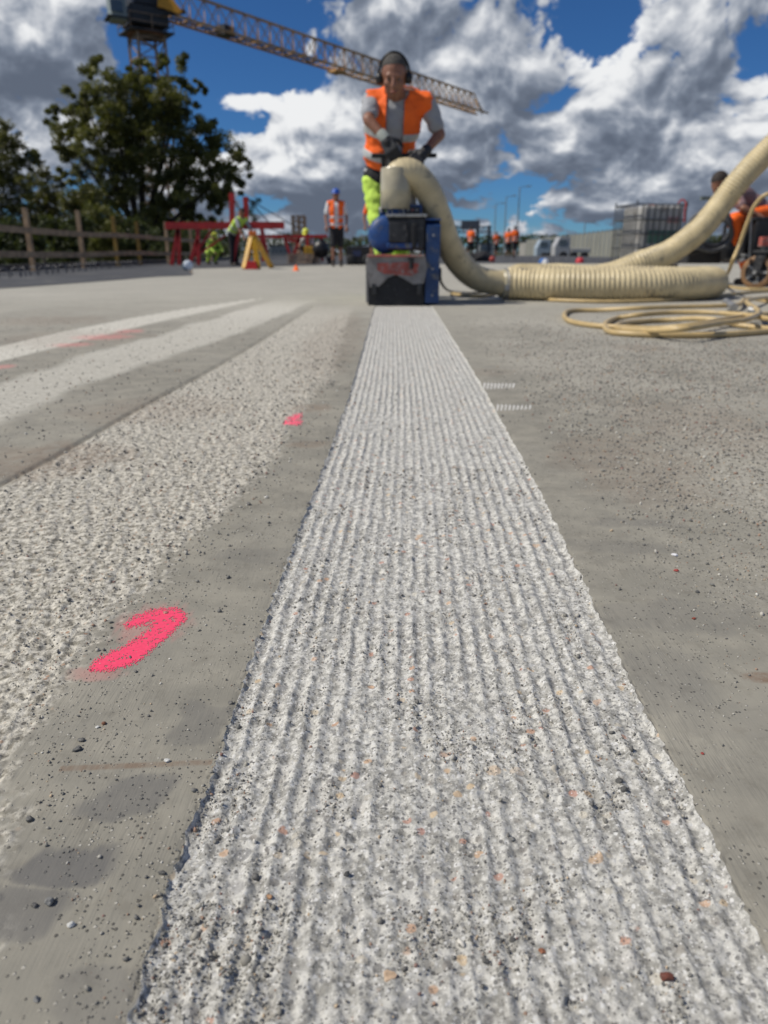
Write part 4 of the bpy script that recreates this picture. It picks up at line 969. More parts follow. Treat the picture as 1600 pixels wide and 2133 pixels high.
# thin air line
M['line'] = mat('yellow_air_line', (.50, .37, .175), .42, var=.12, scale=14, dirt=(.30, .24, .15), dirt_amt=.04)
RL = .0125
def gl_(pts, zs=None):
    out = []
    for i, (x, y) in enumerate(pts):
        z = RL + .001 + (zs[i] if zs else 0); out.append(G(x, y, z))
    return out
c1 = gl_([(940, 612), (1010, 616), (1060, 600), (1085, 612), (1120, 621), (1180, 626), (1300, 628), (1440, 622), (1530, 612), (1600, 606), (1760, 602)], [0, 0, 0, 0, 0, 0, 0, 0, 0, 0, 0])
m_ = MB(); m_.sweep(catmull(c1, .02), RL, 12); m_.build('air_line', M['line'], None, None, 'thin yellow air line lying along the near side of the ribbed hose', 'air line', 'yellow air lines')
c2 = gl_([(1800, 640), (1650, 634), (1560, 622), (1540, 634), (1500, 637), (1420, 639), (1330, 642), (1240, 646), (1190, 647), (1176, 655), (1186, 668), (1230, 677), (1300, 682), (1370, 684), (1450, 676), (1540, 660), (1640, 652), (1800, 650)],
         [0, 0, .0, .02, .022, .02, .02, 0, 0, 0, 0, 0, 0, 0, .02, .024, .02, 0])
c3 = gl_([(1820, 655), (1640, 666), (1560, 657), (1480, 651), (1400, 651), (1330, 656), (1285, 663), (1262, 674), (1268, 689), (1310, 695), (1400, 698), (1500, 697), (1600, 690), (1720, 682), (1860, 690)],
         [0, .03, .03, .03, .025, .02, .0, 0, 0, 0, 0, 0, 0, 0, 0])
c4 = gl_([(1830, 625), (1650, 618), (1560, 625), (1580, 648), (1560, 664), (1500, 673), (1430, 684), (1360, 688), (1300, 686), (1284, 680), (1310, 672), (1380, 667), (1470, 664), (1560, 680), (1700, 690), (1850, 680)],
         [0, .0, .045, .045, .045, .045, .04, .02, 0, 0, 0, .0, .02, .0, .0, 0])
m_ = MB(); m_.sweep(catmull(c2, .02), RL, 12); coil = m_.build('air_line', M['line'], None, c2[8], 'coiled yellow air line lying in flat loops on the deck before the ribbed hose', 'air line', 'yellow air lines')
for c in (c3, c4):
    m_ = MB(); m_.sweep(catmull(c, .02), RL, 12); m_.build('loop', M['line'], coil)
for (x, y, x2, y2) in [(1512, 628, 1530, 640), (1560, 645, 1578, 650)]:
    m_ = MB(); m_.cyl(G(x, y, .05), G(x2, y2, .04), .021, n=12); m_.build('connector', M['steel'], coil)
c5 = [G(1512, 592, .03), D(1522, 555, 5.8), D(1540, 510, 5.75), D(1558, 460, 5.7), D(1575, 424, 5.65), D(1605, 402, 5.6), D(1680, 395, 5.6), D(1760, 440, 5.8)]
c5 = [G(1700, 600, RL), G(1560, 602, RL)] + c5[:1] + c5[1:]
m_ = MB(); m_.sweep(catmull(c5, .02), RL * 1.1, 12); m_.build('air_line', M['line'], None, None, 'yellow air line rising from the deck up across the crouching worker', 'air line', 'yellow air lines')
m_ = MB(); m_.sweep(catmull([D(917, 560, YM + .1), D(920, 590, YM + .1), G(940, 607, .012), G(985, 610, .012), G(1040, 606, .012), G(1120, 603, .012)], .02), .009, 10)
m_.build('power_cable', mat('black_cable', (.03, .028, .025), .5), None, None, 'thin dark cable drooping from the planer chain cover to the deck', 'cable')

# ------------------------------------------------------------------ the operator
V = Vector
J = dict(pel=D(806, 362, 6.02), neck=D(826, 203, 5.80), head=D(821, 160, 5.66), look=V((-.05, -1, -.42)), fwd=V((0, -1, 0)),
         shL=D(773, 212, 5.84), shR=D(890, 216, 5.84))
# shL is the shoulder at the picture's left; the vectors run across the chest
J['elL'] = D(768, 250, 5.66); J['wrL'] = D(801, 287, 5.60); J['elR'] = D(916, 280, 5.86); J['wrR'] = D(884, 318, 5.74)
hbz = .985
J['hdL'] = V((.35, -.25, -.6)); J['hnL'] = V((.3, .9, -.2)); J['hdR'] = V((-.55, -.5, -.45)); J['hnR'] = V((-.2, .8, -.4)); J['curlL'] = 1.25; J['curlR'] = 1.25
J['hipL'] = J['pel'] + V((-.085, 0, -.05)); J['hipR'] = J['pel'] + V((.085, 0, -.05))
J['knL'] = V((J['pel'].x - .050, 5.97, .50)); J['knR'] = V((J['pel'].x + .10, 6.10, .49)); J['anL'] = V((J['pel'].x - .0, 6.08, .086)); J['anR'] = V((J['pel'].x + .12, 6.30, .086))
op, P, RH = figure('grey-haired worker in orange vest and ear defenders bending over the blue planer', J, vox=.0105, top='tee', vest='orange', vest_open=.060, legs='yellow_hv', long_legs=True, hair='hair_grey', gloves=True, glove_mats=('glove_dark', 'glove_dark'), fine=True, s=1.05, tapes=(.055, .205), hem_off=-.055, vx=.045)
em = empty('ear_defenders', P(0, -.02, 0), 'black ear defenders worn by the grey-haired planer operator', 'ear defenders')
for sx in (-1, 1):
    a_ = P(sx * .072, -.008, -.01); d_ = (P(sx * .11, -.008, -.01) - a_).normalized()
    m_ = MB(); m_.lathe(a_, d_, [(0, .026), (.004, .034), (.016, .036), (.034, .034), (.044, .026), (.047, .0)], 20); m_.build('ear_cup', M['plastic_black'], em)
m_ = MB(); m_.sweep([P(math.sin(t) * .096, -.012, math.cos(t) * .125 + .008) for t in np.linspace(-1.45, 1.45, 24)], .008, 8); m_.build('headband', M['plastic_black'], em)
# ------------------------------------------------------------------ other workers
def put(label, px, Y, h, heading, **kw):
    keys = ('stride', 'armL', 'armR', 'lean', 'bend', 'look_down'); jk = {k: kw.pop(k) for k in keys if k in kw}
    J, s = standing(D(px, 525, Y).x, Y, 0.0, heading, h, **jk)
    return figure(label, J, s=s, **kw)
put('worker in blue hard hat and open orange vest standing with bare legs in black shorts', 702, 19.2, 1.74, math.pi * .97, vox=.02, top='tee_white', vest_open=.05, hat='helmet_blue', armL=(.08, 0), armR=(.10, .02), bend=.12, stride=.12)
GR = 'distant workers in orange by the sign gantry'
put('worker in orange vest and cap walking off below the grey road sign board', 980, 46, 1.74, .5, vox=.035, vest_open=.0, top='orange', stride=.25, group=GR, hair='hair_dark', armL=(.1, .05))
put('smallest and farthest worker in orange near the tall lamp poles', 1033, 56, 1.70, -.4, vox=.04, vest_open=.0, top='orange', group=GR, stride=.15)
put('orange worker half hidden behind the walking pair partner', 1058, 50, 1.76, .2, vox=.035, vest_open=.0, top='orange', group=GR, stride=.2)
put('bare-legged worker in bright orange walking before his half hidden partner', 1071, 46.5, 1.78, -.15, vox=.035, vest_open=.0, top='orange', group=GR, stride=.35)
def crouched(label, px, Y, turn, s=1.0, base=0.0, **kw):
    x = D(px, 525, Y).x; f = V((math.sin(turn), math.cos(turn), 0)); r = V((f.y, -f.x, 0)); b = V((x, Y, base)); Z_ = V((0, 0, 1))
    pel = b + Z_ * .42 * s; neck = pel + (f * .30 + Z_ * .40) * s
    J = dict(pel=pel, neck=neck, bent=True, fwd=f, look=(f - Z_ * .7).normalized(), head=neck + (f * .10 + Z_ * .11) * s)
    for q, sg in (('L', -1), ('R', 1)):
        sh = neck + r * sg * .175 * s - Z_ * .05 * s; J['sh' + q] = sh; J['el' + q] = sh + (f * .14 - Z_ * .22 + r * sg * .05) * s; J['wr' + q] = J['el' + q] + (f * .18 - Z_ * .13 - r * sg * .05) * s
        J['hip' + q] = pel + r * sg * .088 * s; J['kn' + q] = b + (r * sg * .17 + f * .36 + Z_ * .46) * s; J['an' + q] = b + (r * sg * .15 + f * .08) * s + Z_ * .085 * s
    return figure(label, J, s=s, **kw)
put('worker in orange almost wholly hidden behind the operator, one arm showing', 783, 18.5, 1.70, math.pi, vox=.025, vest_open=0, top='orange', armL=(.10, 0), armR=(.16, 0), bend=.1)
crouched('worker in fluorescent yellow crouching under the red gantry', 437, 22.5, 2.4, .80, vox=.022, top='yellow_hv', vest='yellow_hv', vest_open=0, legs='yellow_hv', long_legs=True, hat='helmet_yellow', sleeves=1.0)
crouched('worker with yellow helmet and white shirt squatting beside the pallet of timber', 650, 24.5, 3.5, .95, vox=.025, top='tee_white', vest=None, hat='helmet_yellow')
put('worker in yellow-green vest standing stooped behind the yellow tripod', 487, 20.5, 1.55, 2.2, vox=.022, vest='yellow_hv', vest_open=0, lean=.85, long_legs=True, bend=.1, look_down=.9, armL=(.0, .15), armR=(.0, .15))

# the worker bent over the vacuum unit
YW = 8.6
J = dict(pel=D(1590, 440, YW + .1), neck=D(1526, 398, YW - .05), head=D(1500, 384, YW - .10), look=V((-.55, -.25, -.55)), fwd=V((-.85, -.3, -.35)),
         shL=D(1534, 412, YW - .20), shR=D(1540, 404, YW + .14))
J['bent'] = True; J['elL'] = D(1548, 434, YW - .32); J['wrL'] = D(1578, 448, YW - .34); J['elR'] = D(1560, 448, YW + .2); J['wrR'] = D(1545, 470, YW - .05)
J['hipL'] = J['pel'] + V((-.03, -.10, -.03)); J['hipR'] = J['pel'] + V((.02, .09, -.03)); J['knL'] = D(1528, 458, YW - .28); J['knR'] = D(1536, 466, YW + .20)
J['anL'] = V((D(1560, 540, YW - .1).x, YW - .15, .087)); J['anR'] = V((D(1590, 540, YW + .3).x, YW + .35, .087))
figure('dark-haired worker crouching behind the black vacuum unit and the rising hose', J, vox=.014, top='tee_pink', vest=None, legs='orange', long_legs=True, hair='hair_dark', s=.98)

# ------------------------------------------------------------------ vacuum unit with its castor at the picture's edge
vac = empty('vacuum_unit', (D(1570, 540, 8.0).x, 8.1, 0), 'large black wheeled vacuum unit with red frame standing beyond the rising hose', 'vacuum unit')
YB = 8.0
M['black_paint'] = mat('black_tank', (.012, .012, .013), .42, var=.3, scale=6, dirt=(.07, .065, .06), dirt_amt=.03)
def pbox(m_, x0, x1, y0, y1, Y, dep, bev=.0):
    a = D(x0, y1, Y); b = D(x1, y0, Y); return m_.box(((a.x + b.x) / 2, Y + dep / 2, (a.z + b.z) / 2), (b.x - a.x, dep, b.z - a.z), bev=bev)
m_ = MB(); pbox(m_, 1563, 1720, 458, 543, YB + .12, .8, .03); m_.build('tank', M['black_paint'], vac)
m_ = MB(); pbox(m_, 1567, 1720, 452, 459, YB + .14, .76, .01); m_.build('tank_rim', M['steel_dark'], vac)
m_ = MB(); pbox(m_, 1540, 1562, 484, 543, YB + .2, .5, .02); m_.build('filter_box', M['black_paint'], vac)
m_ = MB(); pbox(m_, 1586, 1720, 493, 514, YB - .35, .08, .006); m_.build('frame_rail', M['red_worn'], vac)
m_ = MB(); pbox(m_, 1590, 1720, 515, 522, YB - .34, .06, .004); m_.build('lower_rail', mat('yellow_paint', (.50, .33, .03), .5, dirt=(.2, .16, .08), dirt_amt=.05), vac)
m_ = MB(); m_.cyl(D(1560, 540, YB + .1), D(1565, 455, YB + .1), .009, n=8); m_.build('thin_rod', M['steel'], vac)
cc_ = D(1580, 558, 7.45); wr = .155
cas = Matrix.Rotation(.75, 3, 'Z'); ax = cas @ V((1, 0, 0))
cen = V((cc_.x, 7.45, wr + .003))
M['tyre_tan'] = mat('tan_polyurethane_tyre', (.22, .125, .06), .5, var=.3, scale=14, dirt=(.06, .05, .045), dirt_amt=.08)
m_ = MB(); m_.lathe(cen - ax * .038, ax, [(0, .105), (.0, .135), (.008, .150), (.02, wr), (.056, wr), (.068, .150), (.076, .135), (.076, .105)], 36); wt_ = m_.build('castor_tyre', M['tyre_tan'], vac)
m_ = MB(); m_.lathe(cen - ax * .030, ax, [(0, 0), (0, .03), (.012, .032), (.016, .085), (.0, .100), (.0, .110), (.06, .110), (.06, .1), (.044, .085), (.048, .032), (.06, .03), (.06, 0)], 30)
m_.build('rim', M['steel_dark'], wt_)
for k in range(5):
    a = 2 * math.pi * k / 5; yv = ax.cross(V((0, 0, 1))); dv = yv * math.cos(a) + V((0, 0, 1)) * math.sin(a)
    m_ = MB(); m_.beam(cen + dv * .02 - ax * .02, cen + dv * .105 - ax * .026, .02, .02); m_.build('spoke', M['steel'], wt_)
for sg in (-1, 1):
    m_ = MB(); m_.prism([cen + ax * sg * .052 + yv * p for p, z in ()] or [cen + ax * sg * .052 + yv * a + V((0, 0, b)) for a, b in [(-.03, -.03), (.03, -.03), (.075, .17), (-.02, .17)]], ax * sg, .008); m_.build('fork', M['steel_dark'], vac)
m_ = MB(); m_.box(cen + yv * .03 + V((0, 0, .185)), (.16, .15, .02), rz=.75, bev=.003); m_.cyl(cen + yv * .03 + V((0, 0, .19)), cen + yv * .03 + V((0, 0, .235)), .04, n=18); m_.build('swivel_plate', M['steel_dark'], vac)
for sg in (-1, 1):
    m_ = MB(); m_.cyl(cen + ax * sg * .055, cen + ax * sg * .085, .018, n=8); m_.build('axle_nut', M['steel'], vac)
m_ = MB(); m_.box(cen + V((-.14, -.0, .155)), (.07, .05, .02), rz=.3); m_.cyl(cen + V((-.15, 0, .12)), cen + V((-.19, -.01, .10)), .018, n=10); m_.build('brake_lever', M['steel'], vac)
M['grey_cable'] = mat('grey_cable', (.085, .088, .094), .5, var=.25, scale=20)
gen = empty('generator', (D(1470, 540, 8.7).x, 8.9, 0), 'low black generator with a worn red panel behind the rising hose', 'generator')
m_ = MB(); pbox(m_, 1432, 1506, 514, 549, 8.7, .5, .015); m_.build('case', M['black_paint'], gen)
m_ = MB(); pbox(m_, 1507, 1534, 508, 547, 8.72, .3, .01); m_.build('side_panel', mat('worn_grey_red_panel', (.20, .17, .16), .6, dirt=(.36, .05, .04), dirt_amt=.10, scale=8), gen)
m_ = MB(); m_.sweep(catmull([D(1392, 545, 8.3), D(1425, 530, 8.35), D(1470, 519, 8.5)], .04), .022, 10); m_.build('pipe_handle', M['steel_dark'], gen)
m_ = MB(); pbox(m_, 1516, 1527, 470, 500, 8.60, .05, .004); m_.build('socket_box', mat('pale_blue_socket', (.24, .34, .48), .5), gen)
coil2 = empty('cable_coil', D(1488, 520, 8.4), 'coil of dark grey cable hung behind the rising cream hose', 'cable coil')
for k, (cx_, cy_, rx_, ry_, yo, t0) in enumerate([(1480, 480, 48, 40, 0, 0), (1484, 477, 42, 46, .04, .2), (1476, 483, 52, 34, .07, -.15), (1486, 472, 36, 40, -.03, .3), (1481, 484, 44, 38, -.06, .1)]):
    m_ = MB(); pts = []
    for i in range(40):
        a = 2 * math.pi * i / 39; u_, v_ = math.cos(a) * rx_, math.sin(a) * ry_; pts.append(D(cx_ + u_ * math.cos(t0) - v_ * math.sin(t0), cy_ + u_ * math.sin(t0) + v_ * math.cos(t0), 8.35 + yo + .06 * math.sin(2 * a)))
    m_.sweep(pts, .021, 8, caps=False); m_.build('cable_loop', M['grey_cable'], coil2)
m_ = MB(); m_.box(D(1474, 413, 9.6), (.16, .05, .04)); m_.cyl(D(1478, 413, 9.6), D(1478, 470, 9.6), .012, n=8); m_.build('control_lever', mat('grey_green_metal', (.14, .17, .15), .6), gen)

# ------------------------------------------------------------------ caged water tank, sack and tarpaulin
ib = empty('ibc_tank', (D(1343, 545, 17.2).x, 17.2, 0), 'white plastic water tank in a galvanised cage on a pallet', 'water tank')
Rz = Matrix.Rotation(.16, 3, 'Z'); ic = V((D(1343, 545, 17.2).x, 17.2, 0))
M['ibc'] = mat('milky_plastic_tank', (.36, .355, .34), .35, var=.2, scale=1.6, dirt=(.17, .15, .14), dirt_amt=.08)
M['cage'] = mat('dull_cage_tube', (.085, .09, .09), .5, metal=.3, var=.2, scale=10)
M['galv'] = mat('galvanised_tube', (.27, .29, .29), .5, metal=.4, var=.2, scale=10)
W_, D_, H0, H1 = 1.12, .98, .15, 1.28
def il(x, y, z): return ic + Rz @ V((x, y, z))
m_ = MB(); m_.box(il(.06, 0, (H0 + H1) / 2), (W_ - .22, D_ - .08, H1 - H0 - .03), bev=.06, mat=Rz); tk = m_.build('bottle', M['ibc'], ib)
m_ = MB(); m_.lathe(il(.06, 0, H1 - .02), (0, 0, 1), [(0, .10), (.05, .10), (.055, .085), (.056, 0)], 18); m_.build('filler_cap', M['red_worn'], tk)
m_ = MB(); m_.box(il(.14, -(D_ - .08) / 2 - .004, .64), (.74, .006, .26), mat=Rz); m_.build('green_sheet', mat('faded_green_sheet', (.06, .13, .10), .7, var=.3, scale=3), tk)
m_ = MB(); m_.box(il(.30, -(D_ - .08) / 2 - .006, .98), (.30, .006, .12), mat=Rz); m_.build('label', mat('faded_pink_label', (.36, .21, .21), .7, var=.3, scale=6), tk)
for k in range(9):
    x_ = -W_ / 2 + W_ * k / 8
    for yy_ in (-D_ / 2, D_ / 2):
        m_ = MB(); m_.cyl(il(x_, yy_, H0 - .02), il(x_, yy_, H1 + (.08 if k in (0, 8) else .01)), .014, n=8); m_.build('cage_bar', M['cage'], ib)
for k in range(1, 7):
    for xx_ in (-W_ / 2, W_ / 2):
        m_ = MB(); m_.cyl(il(xx_, -D_ / 2 + D_ * k / 7, H0 - .02), il(xx_, -D_ / 2 + D_ * k / 7, H1), .014, n=8); m_.build('cage_bar', M['cage'], ib)
for z_ in (H0 + .02, .42, .70, .98, H1):
    for a_, b_ in (((-1, -1), (1, -1)), ((1, -1), (1, 1)), ((1, 1), (-1, 1)), ((-1, 1), (-1, -1))):
        m_ = MB(); m_.cyl(il(a_[0] * (W_ / 2 + .012), a_[1] * (D_ / 2 + .012), z_), il(b_[0] * (W_ / 2 + .012), b_[1] * (D_ / 2 + .012), z_), .014, n=8); m_.build('cage_hoop', M['cage'], ib)
for k in (-1, 0, 1):
    m_ = MB(); m_.box(il(k * .46, 0, .05), (.12, D_, .09), mat=Rz); m_.build('pallet_block', mat('grey_wood', (.16, .13, .10), .85) if k == -1 else bpy.data.materials['grey_wood'], ib)
m_ = MB(); m_.box(il(0, 0, .112), (W_, D_, .025), mat=Rz); m_.build('pallet_deck', bpy.data.materials['grey_wood'], ib)
m_ = MB(); m_.sweep(catmull([il(.40, -.4, H1 + .03), il(.45, -.45, H1 + .10), il(.52, -.50, H1 + .03), il(.50, -.53, H1 - .12), il(.52, -.53, H1 - .34)], .03), .016, 8)
m_.build('hanging_strap', mat('red_webbing', (.33, .02, .02), .7), None, None, 'red strap hanging over the top corner of the caged tank', 'strap')
m_ = MB(); m_.ell(il(.60, -.50, .62), (.05, .04, .12), 12, 8); m_.build('orange_cap', M['orange'], None, None, 'small orange cloth tied at the far corner of the caged tank', 'cloth')
def lump(name, px, py, Y, r, mat_, label, cat, seed=1, amp=.35):
    p = D(px, py, Y); bm = bmesh.new(); bmesh.ops.create_icosphere(bm, subdivisions=4, radius=1)
    for v in bm.verts:
        d = 1 + amp * mnoise.noise(v.co * 1.6 + V((seed, 0, 0))) + amp * .35 * mnoise.noise(v.co * 5 + V((seed, 0, 0))); v.co = V((v.co.x * r[0] * d, v.co.y * r[1] * d, max(-.6, v.co.z) * r[2] * d + r[2] * .6))
    me = bpy.data.meshes.new(name); bm.to_mesh(me); bm.free(); me.polygons.foreach_set('use_smooth', [True] * len(me.polygons)); me.materials.append(mat_)
    o = bpy.data.objects.new(name, me); COL.objects.link(o); o.location = (p.x, Y, 0); return tag(o, label, cat)
lump('tarpaulin', 1350, 540, 14.2, (.17, .2, .21), mat('navy_tarpaulin', (.02, .035, .09), .6, bump=.01, bscale=20), 'crumpled navy blue tarpaulin before the caged tank', 'tarpaulin', 3)
lump('sack', 1334, 545, 13.4, (.14, .18, .19), mat('white_sack', (.62, .63, .64), .7, bump=.01, bscale=20), 'full white sack slumped against the navy tarpaulin', 'sack', 6)
lump('sack', 1308, 552, 13.2, (.12, .12, .08), mat('brown_sacking', (.24, .15, .09), .8, bump=.01, bscale=20), 'small brown bag lying flat near the white sack', 'sack', 9)

# ------------------------------------------------------------------ red steel gantry, tripod and site clutter
M['red_steel'] = mat('red_steel', (.40, .018, .016), .5, var=.22, scale=3, dirt=(.16, .04, .03), dirt_amt=.05)
gt = empty('red_gantry', (D(470, 540, 21).x, 21, 0), 'long red steel beam frame on splayed legs beneath the big tree', 'steel frame')
def pb(px1, py1, Y1, px2, py2, Y2, th, name, mt, par):
    a = D(px1, py1, Y1); b = D(px2, py2, Y2); a.z = max(a.z, .02); b.z = max(b.z, .02); m_ = MB(); m_.beam(a, b, th); return m_.build(name, mt, par)
for dY in (0, 1.6):
    Yg = 20.5 + dY; sh_ = -4 * (dY > 0)
    pb(345, 472 + sh_, Yg, 592, 471 + sh_, Yg, .13, 'beam', M['red_steel'], gt)
    for (a, b_) in [((372, 476), (358, 556)), ((372, 476), (374, 552)), ((412, 500), (395, 552)), ((412, 478), (414, 552)), ((500, 476), (484, 556)), ((545, 476), (560, 553))]:
        pb(a[0], a[1] + sh_, Yg, b_[0], b_[1], Yg, .09, 'leg', M['red_steel'], gt)
pb(414, 530, 20.5, 470, 490, 20.5, .05, 'brace', M['red_steel'], gt); pb(395, 548, 20.5, 440, 480, 20.5, .05, 'brace', M['red_steel'], gt)
for px_, top in ((483, 402), (512, 410)):
    pb(px_, top, 20.5, px_ + 1, 478, 20.5, .12, 'mast_post', M['red_steel'], gt); pb(px_ - 4, top + 4, 20.5, px_ + 5, top + 22, 20.5, .08, 'post_head', M['red_steel'], gt)
for a, b_ in (((514, 412), (566, 470)), ((514, 412), (620, 476)), ((486, 410), (508, 458)), ((560, 476), (610, 492)), ((495, 478), (525, 500))):
    pb(a[0], a[1], 20.5, b_[0], b_[1], 21, .02, 'stay_cable', M['steel_dark'], gt)
g2 = empty('red_trestle', (D(620, 540, 24).x, 24, 0), 'thin dark red trestle rail running from the tripod to the blue-helmeted worker', 'trestle')
pb(536, 493, 24, 682, 492, 24, .09, 'rail', M['red_steel'], g2)
for a, b_ in (((592, 494), (610, 548)), ((625, 494), (606, 548)), ((594, 500), (626, 502)), ((670, 494), (672, 545)), ((545, 494), (548, 545)), ((640, 494), (642, 546))):
    pb(a[0], a[1], 24, b_[0], b_[1], 24, .08, 'leg', M['red_steel'], g2)
M['yel_steel'] = mat('yellow_steel', (.55, .30, .015), .5, var=.2, scale=4, dirt=(.25, .15, .05), dirt_amt=.05)
tp = empty('yellow_tripod', (D(528, 560, 16.2).x, 16.2, 0), 'yellow three-legged steel stand with a red block between its feet', 'tripod')
for (x_, y_, Y_) in ((509, 562, 16.0), (538, 562, 16.0), (566, 556, 17.4)):
    a = D(526, 486, 16.3); b = D(x_, y_, Y_); b.z = .02; m_ = MB(); m_.beam(a, b, .095, .07); m_.build('leg', M['yel_steel'], tp)
m_ = MB(); m_.box(D(526, 486, 16.3), (.15, .15, .09), bev=.01); m_.build('head_plate', mat('orange_plate', (.6, .14, .02), .5), tp)
m_ = MB(); m_.prism([(D(511, 560, 15.9).x, 15.85, .01), (D(537, 560, 15.9).x, 15.85, .01), (D(533, 560, 15.9).x, 15.85, .16), (D(516, 560, 15.9).x, 15.85, .16)], (0, 1, 0), .3); m_.build('base_block', mat('signal_red', (.55, .02, .02), .5), tp)
bk = empty('blue_bucket', (D(391, 565, 14).x, 14, 0), 'blue bucket with white lid tipped over at the edge of the pale deck', 'bucket')
m_ = MB(); m_.lathe(V((D(385, 565, 14).x, 14.1, .085)), (.5, -.7, .25), [(0, 0), (0, .065), (.12, .085), (.125, .088), (.13, .08)], 20); m_.build('pail', mat('teal_blue_plastic', (.015, .09, .16), .4), bk)
m_ = MB(); m_.lathe(V((D(385, 565, 14).x, 14.1, .085)) + V((.5, -.7, .25)).normalized() * .128, (.5, -.7, .25), [(0, .087), (.012, .085), (.014, 0)], 20); m_.build('lid', mat('white_plastic_lid', (.66, .72, .78), .35), bk)
m_ = MB(); m_.cyl((D(397, 570, 13.6).x, 13.6, .02), (D(408, 575, 13.2).x, 13.0, .012), .01, n=8); m_.build('stick', mat('pale_wood', (.34, .26, .18), .8), bk)
m_ = MB(); m_.lathe((D(617, 568, 15).x, 15, 0), (0, 0, 1), [(0, .07), (.01, .07), (.012, .05), (.10, .018), (.102, 0)], 16); m_.build('marker_cone', M['orange'], None, None, 'tiny orange marker cone alone on the pale deck', 'cone')
M['timber'] = mat('sawn_timber', (.40, .29, .20), .8, var=.2, scale=4)
pt = empty('timber_stack', (D(632, 545, 23).x, 23, 0), 'low stack of pale boards under the red trestle rail', 'timber stack')
for k in range(6):
    for j in range(2):
        m_ = MB(); m_.box((D(620 + j * 22, 545, 22.6).x + (k % 2) * .06, 22.6 + j * .3, .05 + k * .045), (.62, .2, .038), rz=.05 * (k % 3 - 1)); m_.build('board', M['timber'], pt)
m_ = MB(); pbox(m_, 634, 655, 513, 530, 23.6, .4, .02); m_.build('yellow_crate', mat('ochre_box', (.48, .27, .02), .6), None, None, 'ochre yellow box standing behind the pale timber stack', 'box')
cp = empty('compressor', (D(738, 545, 22).x, 22, 0), 'black site compressor box between the blue-helmeted worker and the planer', 'compressor')
m_ = MB(); pbox(m_, 722, 775, 513, 552, 21.6, 1.0, .04); m_.build('housing', M['black_paint'], cp)
m_ = MB(); pbox(m_, 735, 752, 522, 534, 21.56, .03, .004); m_.build('panel', mat('navy_panel', (.02, .03, .08), .5), cp)
for px_ in (732, 765):
    m_ = MB(); c_ = V((D(px_, 550, 21.55).x, 21.5, .14)); m_.lathe(c_, (0, 1, 0), [(0, 0), (0, .11), (.02, .14), (.10, .14), (.12, .11), (.12, 0)], 20); m_.build('wheel', M['rubber'], cp)
dm = empty('site_mixer', (D(672, 545, 22.8).x, 22.8, 0), 'dark drum mixer beside the squatting worker and the trestle', 'mixer')
m_ = MB(); m_.lathe(D(668, 520, 22.8), (.35, -.2, .9), [(-.20, .0), (-.20, .14), (-.05, .25), (.10, .25), (.25, .14), (.26, .12), (.10, .2)], 22); m_.build('drum', M['black_paint'], dm)
for sx in (-1, 1):
    m_ = MB(); m_.beam(D(668 + sx * 10, 530, 22.8), V((D(668 + sx * 17, 550, 22.8).x, 22.8, .02)), .05); m_.build('leg', M['steel_dark'], dm)
m_ = MB(); m_.lathe(V((D(690, 545, 22.6).x, 22.6, .12)), (0, 1, 0), [(0, 0), (0, .10), (.01, .12), (.06, .12), (.07, .1), (.07, 0)], 20); m_.build('wheel', M['rubber'], dm)

# ------------------------------------------------------------------ wooden guard rail with posts
M['wood'] = mat('weathered_wood', (.36, .25, .15), .85, var=.3, scale=5, bump=.004, bscale=30)
M['wood_y'] = mat('yellowed_post', (.20, .125, .022), .8, var=.3, scale=5)
fx = -6.62
fn = empty('guard_rail', (fx, 15, 0), 'brown wooden guard rail with posts along the deck edge below the trees', 'guard rail')
fy = [9.7, 12.2, 14.7, 17.2, 19.4, 21.2, 24, 27, 30]
for k, y_ in enumerate(fy):
    top = 1.16 + .05 * math.sin(k * 2.3); m_ = MB(); m_.box((fx, y_, top / 2 - .02), (.085, .085, top + .04), rz=.05 * math.sin(k * 3)); m_.build('post', M['wood_y'] if k in (4, 5) else M['wood'], fn)
for z_ in (.72, .30):
    for k in range(len(fy) - 1):
        m_ = MB(); m_.beam((fx + .062, fy[k] - .03, z_ + .02 * math.sin(k * 1.7)), (fx + .062, fy[k + 1] - .033, z_ + .02 * math.sin(k * 1.7 + 1.7)), .032, .11); m_.build('rail', M['wood'], fn)
m_ = MB(); m_.box((-6.95, 20, .06), (.16, 30, .12)); m_.build('deck_kerb', M['dark_grey'], kind='structure')
# starter bars
M['rebar'] = mat('grey_steel_bar', (.12, .12, .125), .5, metal=.4, var=.3, scale=20)
m_ = MB(); pts = catmull([V((0, 0, 0)), V((0, 0, .09)), V((.03, 0, .125)), V((.09, 0, .125)), V((.12, 0, .09)), V((.12, 0, 0))], .02); m_.sweep(pts, .009, 6)
bar = m_.build('starter_bar', M['rebar'], None, (0, 0, 0)); first = True
rr_ = random.Random(4)
def bars(n, p0, p1, glab, lab):
    global first
    for k in range(n):
        t = (k + rr_.uniform(-.2, .2)) / n; p = V(p0).lerp(V(p1), t)
        o = bar if first else copy_tree(bar); first = False
        o.location = p; o.rotation_euler = (rr_.uniform(-.1, .1), rr_.uniform(-.12, .12), rr_.uniform(-.6, .6)); tag(o, lab, 'rebar', glab)
bars(30, (-5.0, 8.6, .003), (-6.2, 20, .003), 'bent steel starter bars near the wooden guard rail', 'bent grey steel starter bar standing in the dark strip before the guard rail')
bars(26, (4.2, 27, .003), (10.6, 25, .003), 'bent steel starter bars before the noise barrier', 'bent grey steel starter bar in the dark strip before the noise barrier')
m_ = MB(); m_.lathe((D(1208, 544, 26).x, 26, 0), (0, 0, 1), [(0, .14), (.10, .13), (.16, .09), (.17, 0)], 16); m_.build('plastic_bowl', mat('bright_red_plastic', (.6, .03, .04), .5), None, None, 'small bright red plastic bowl upturned on the dark strip', 'bowl')
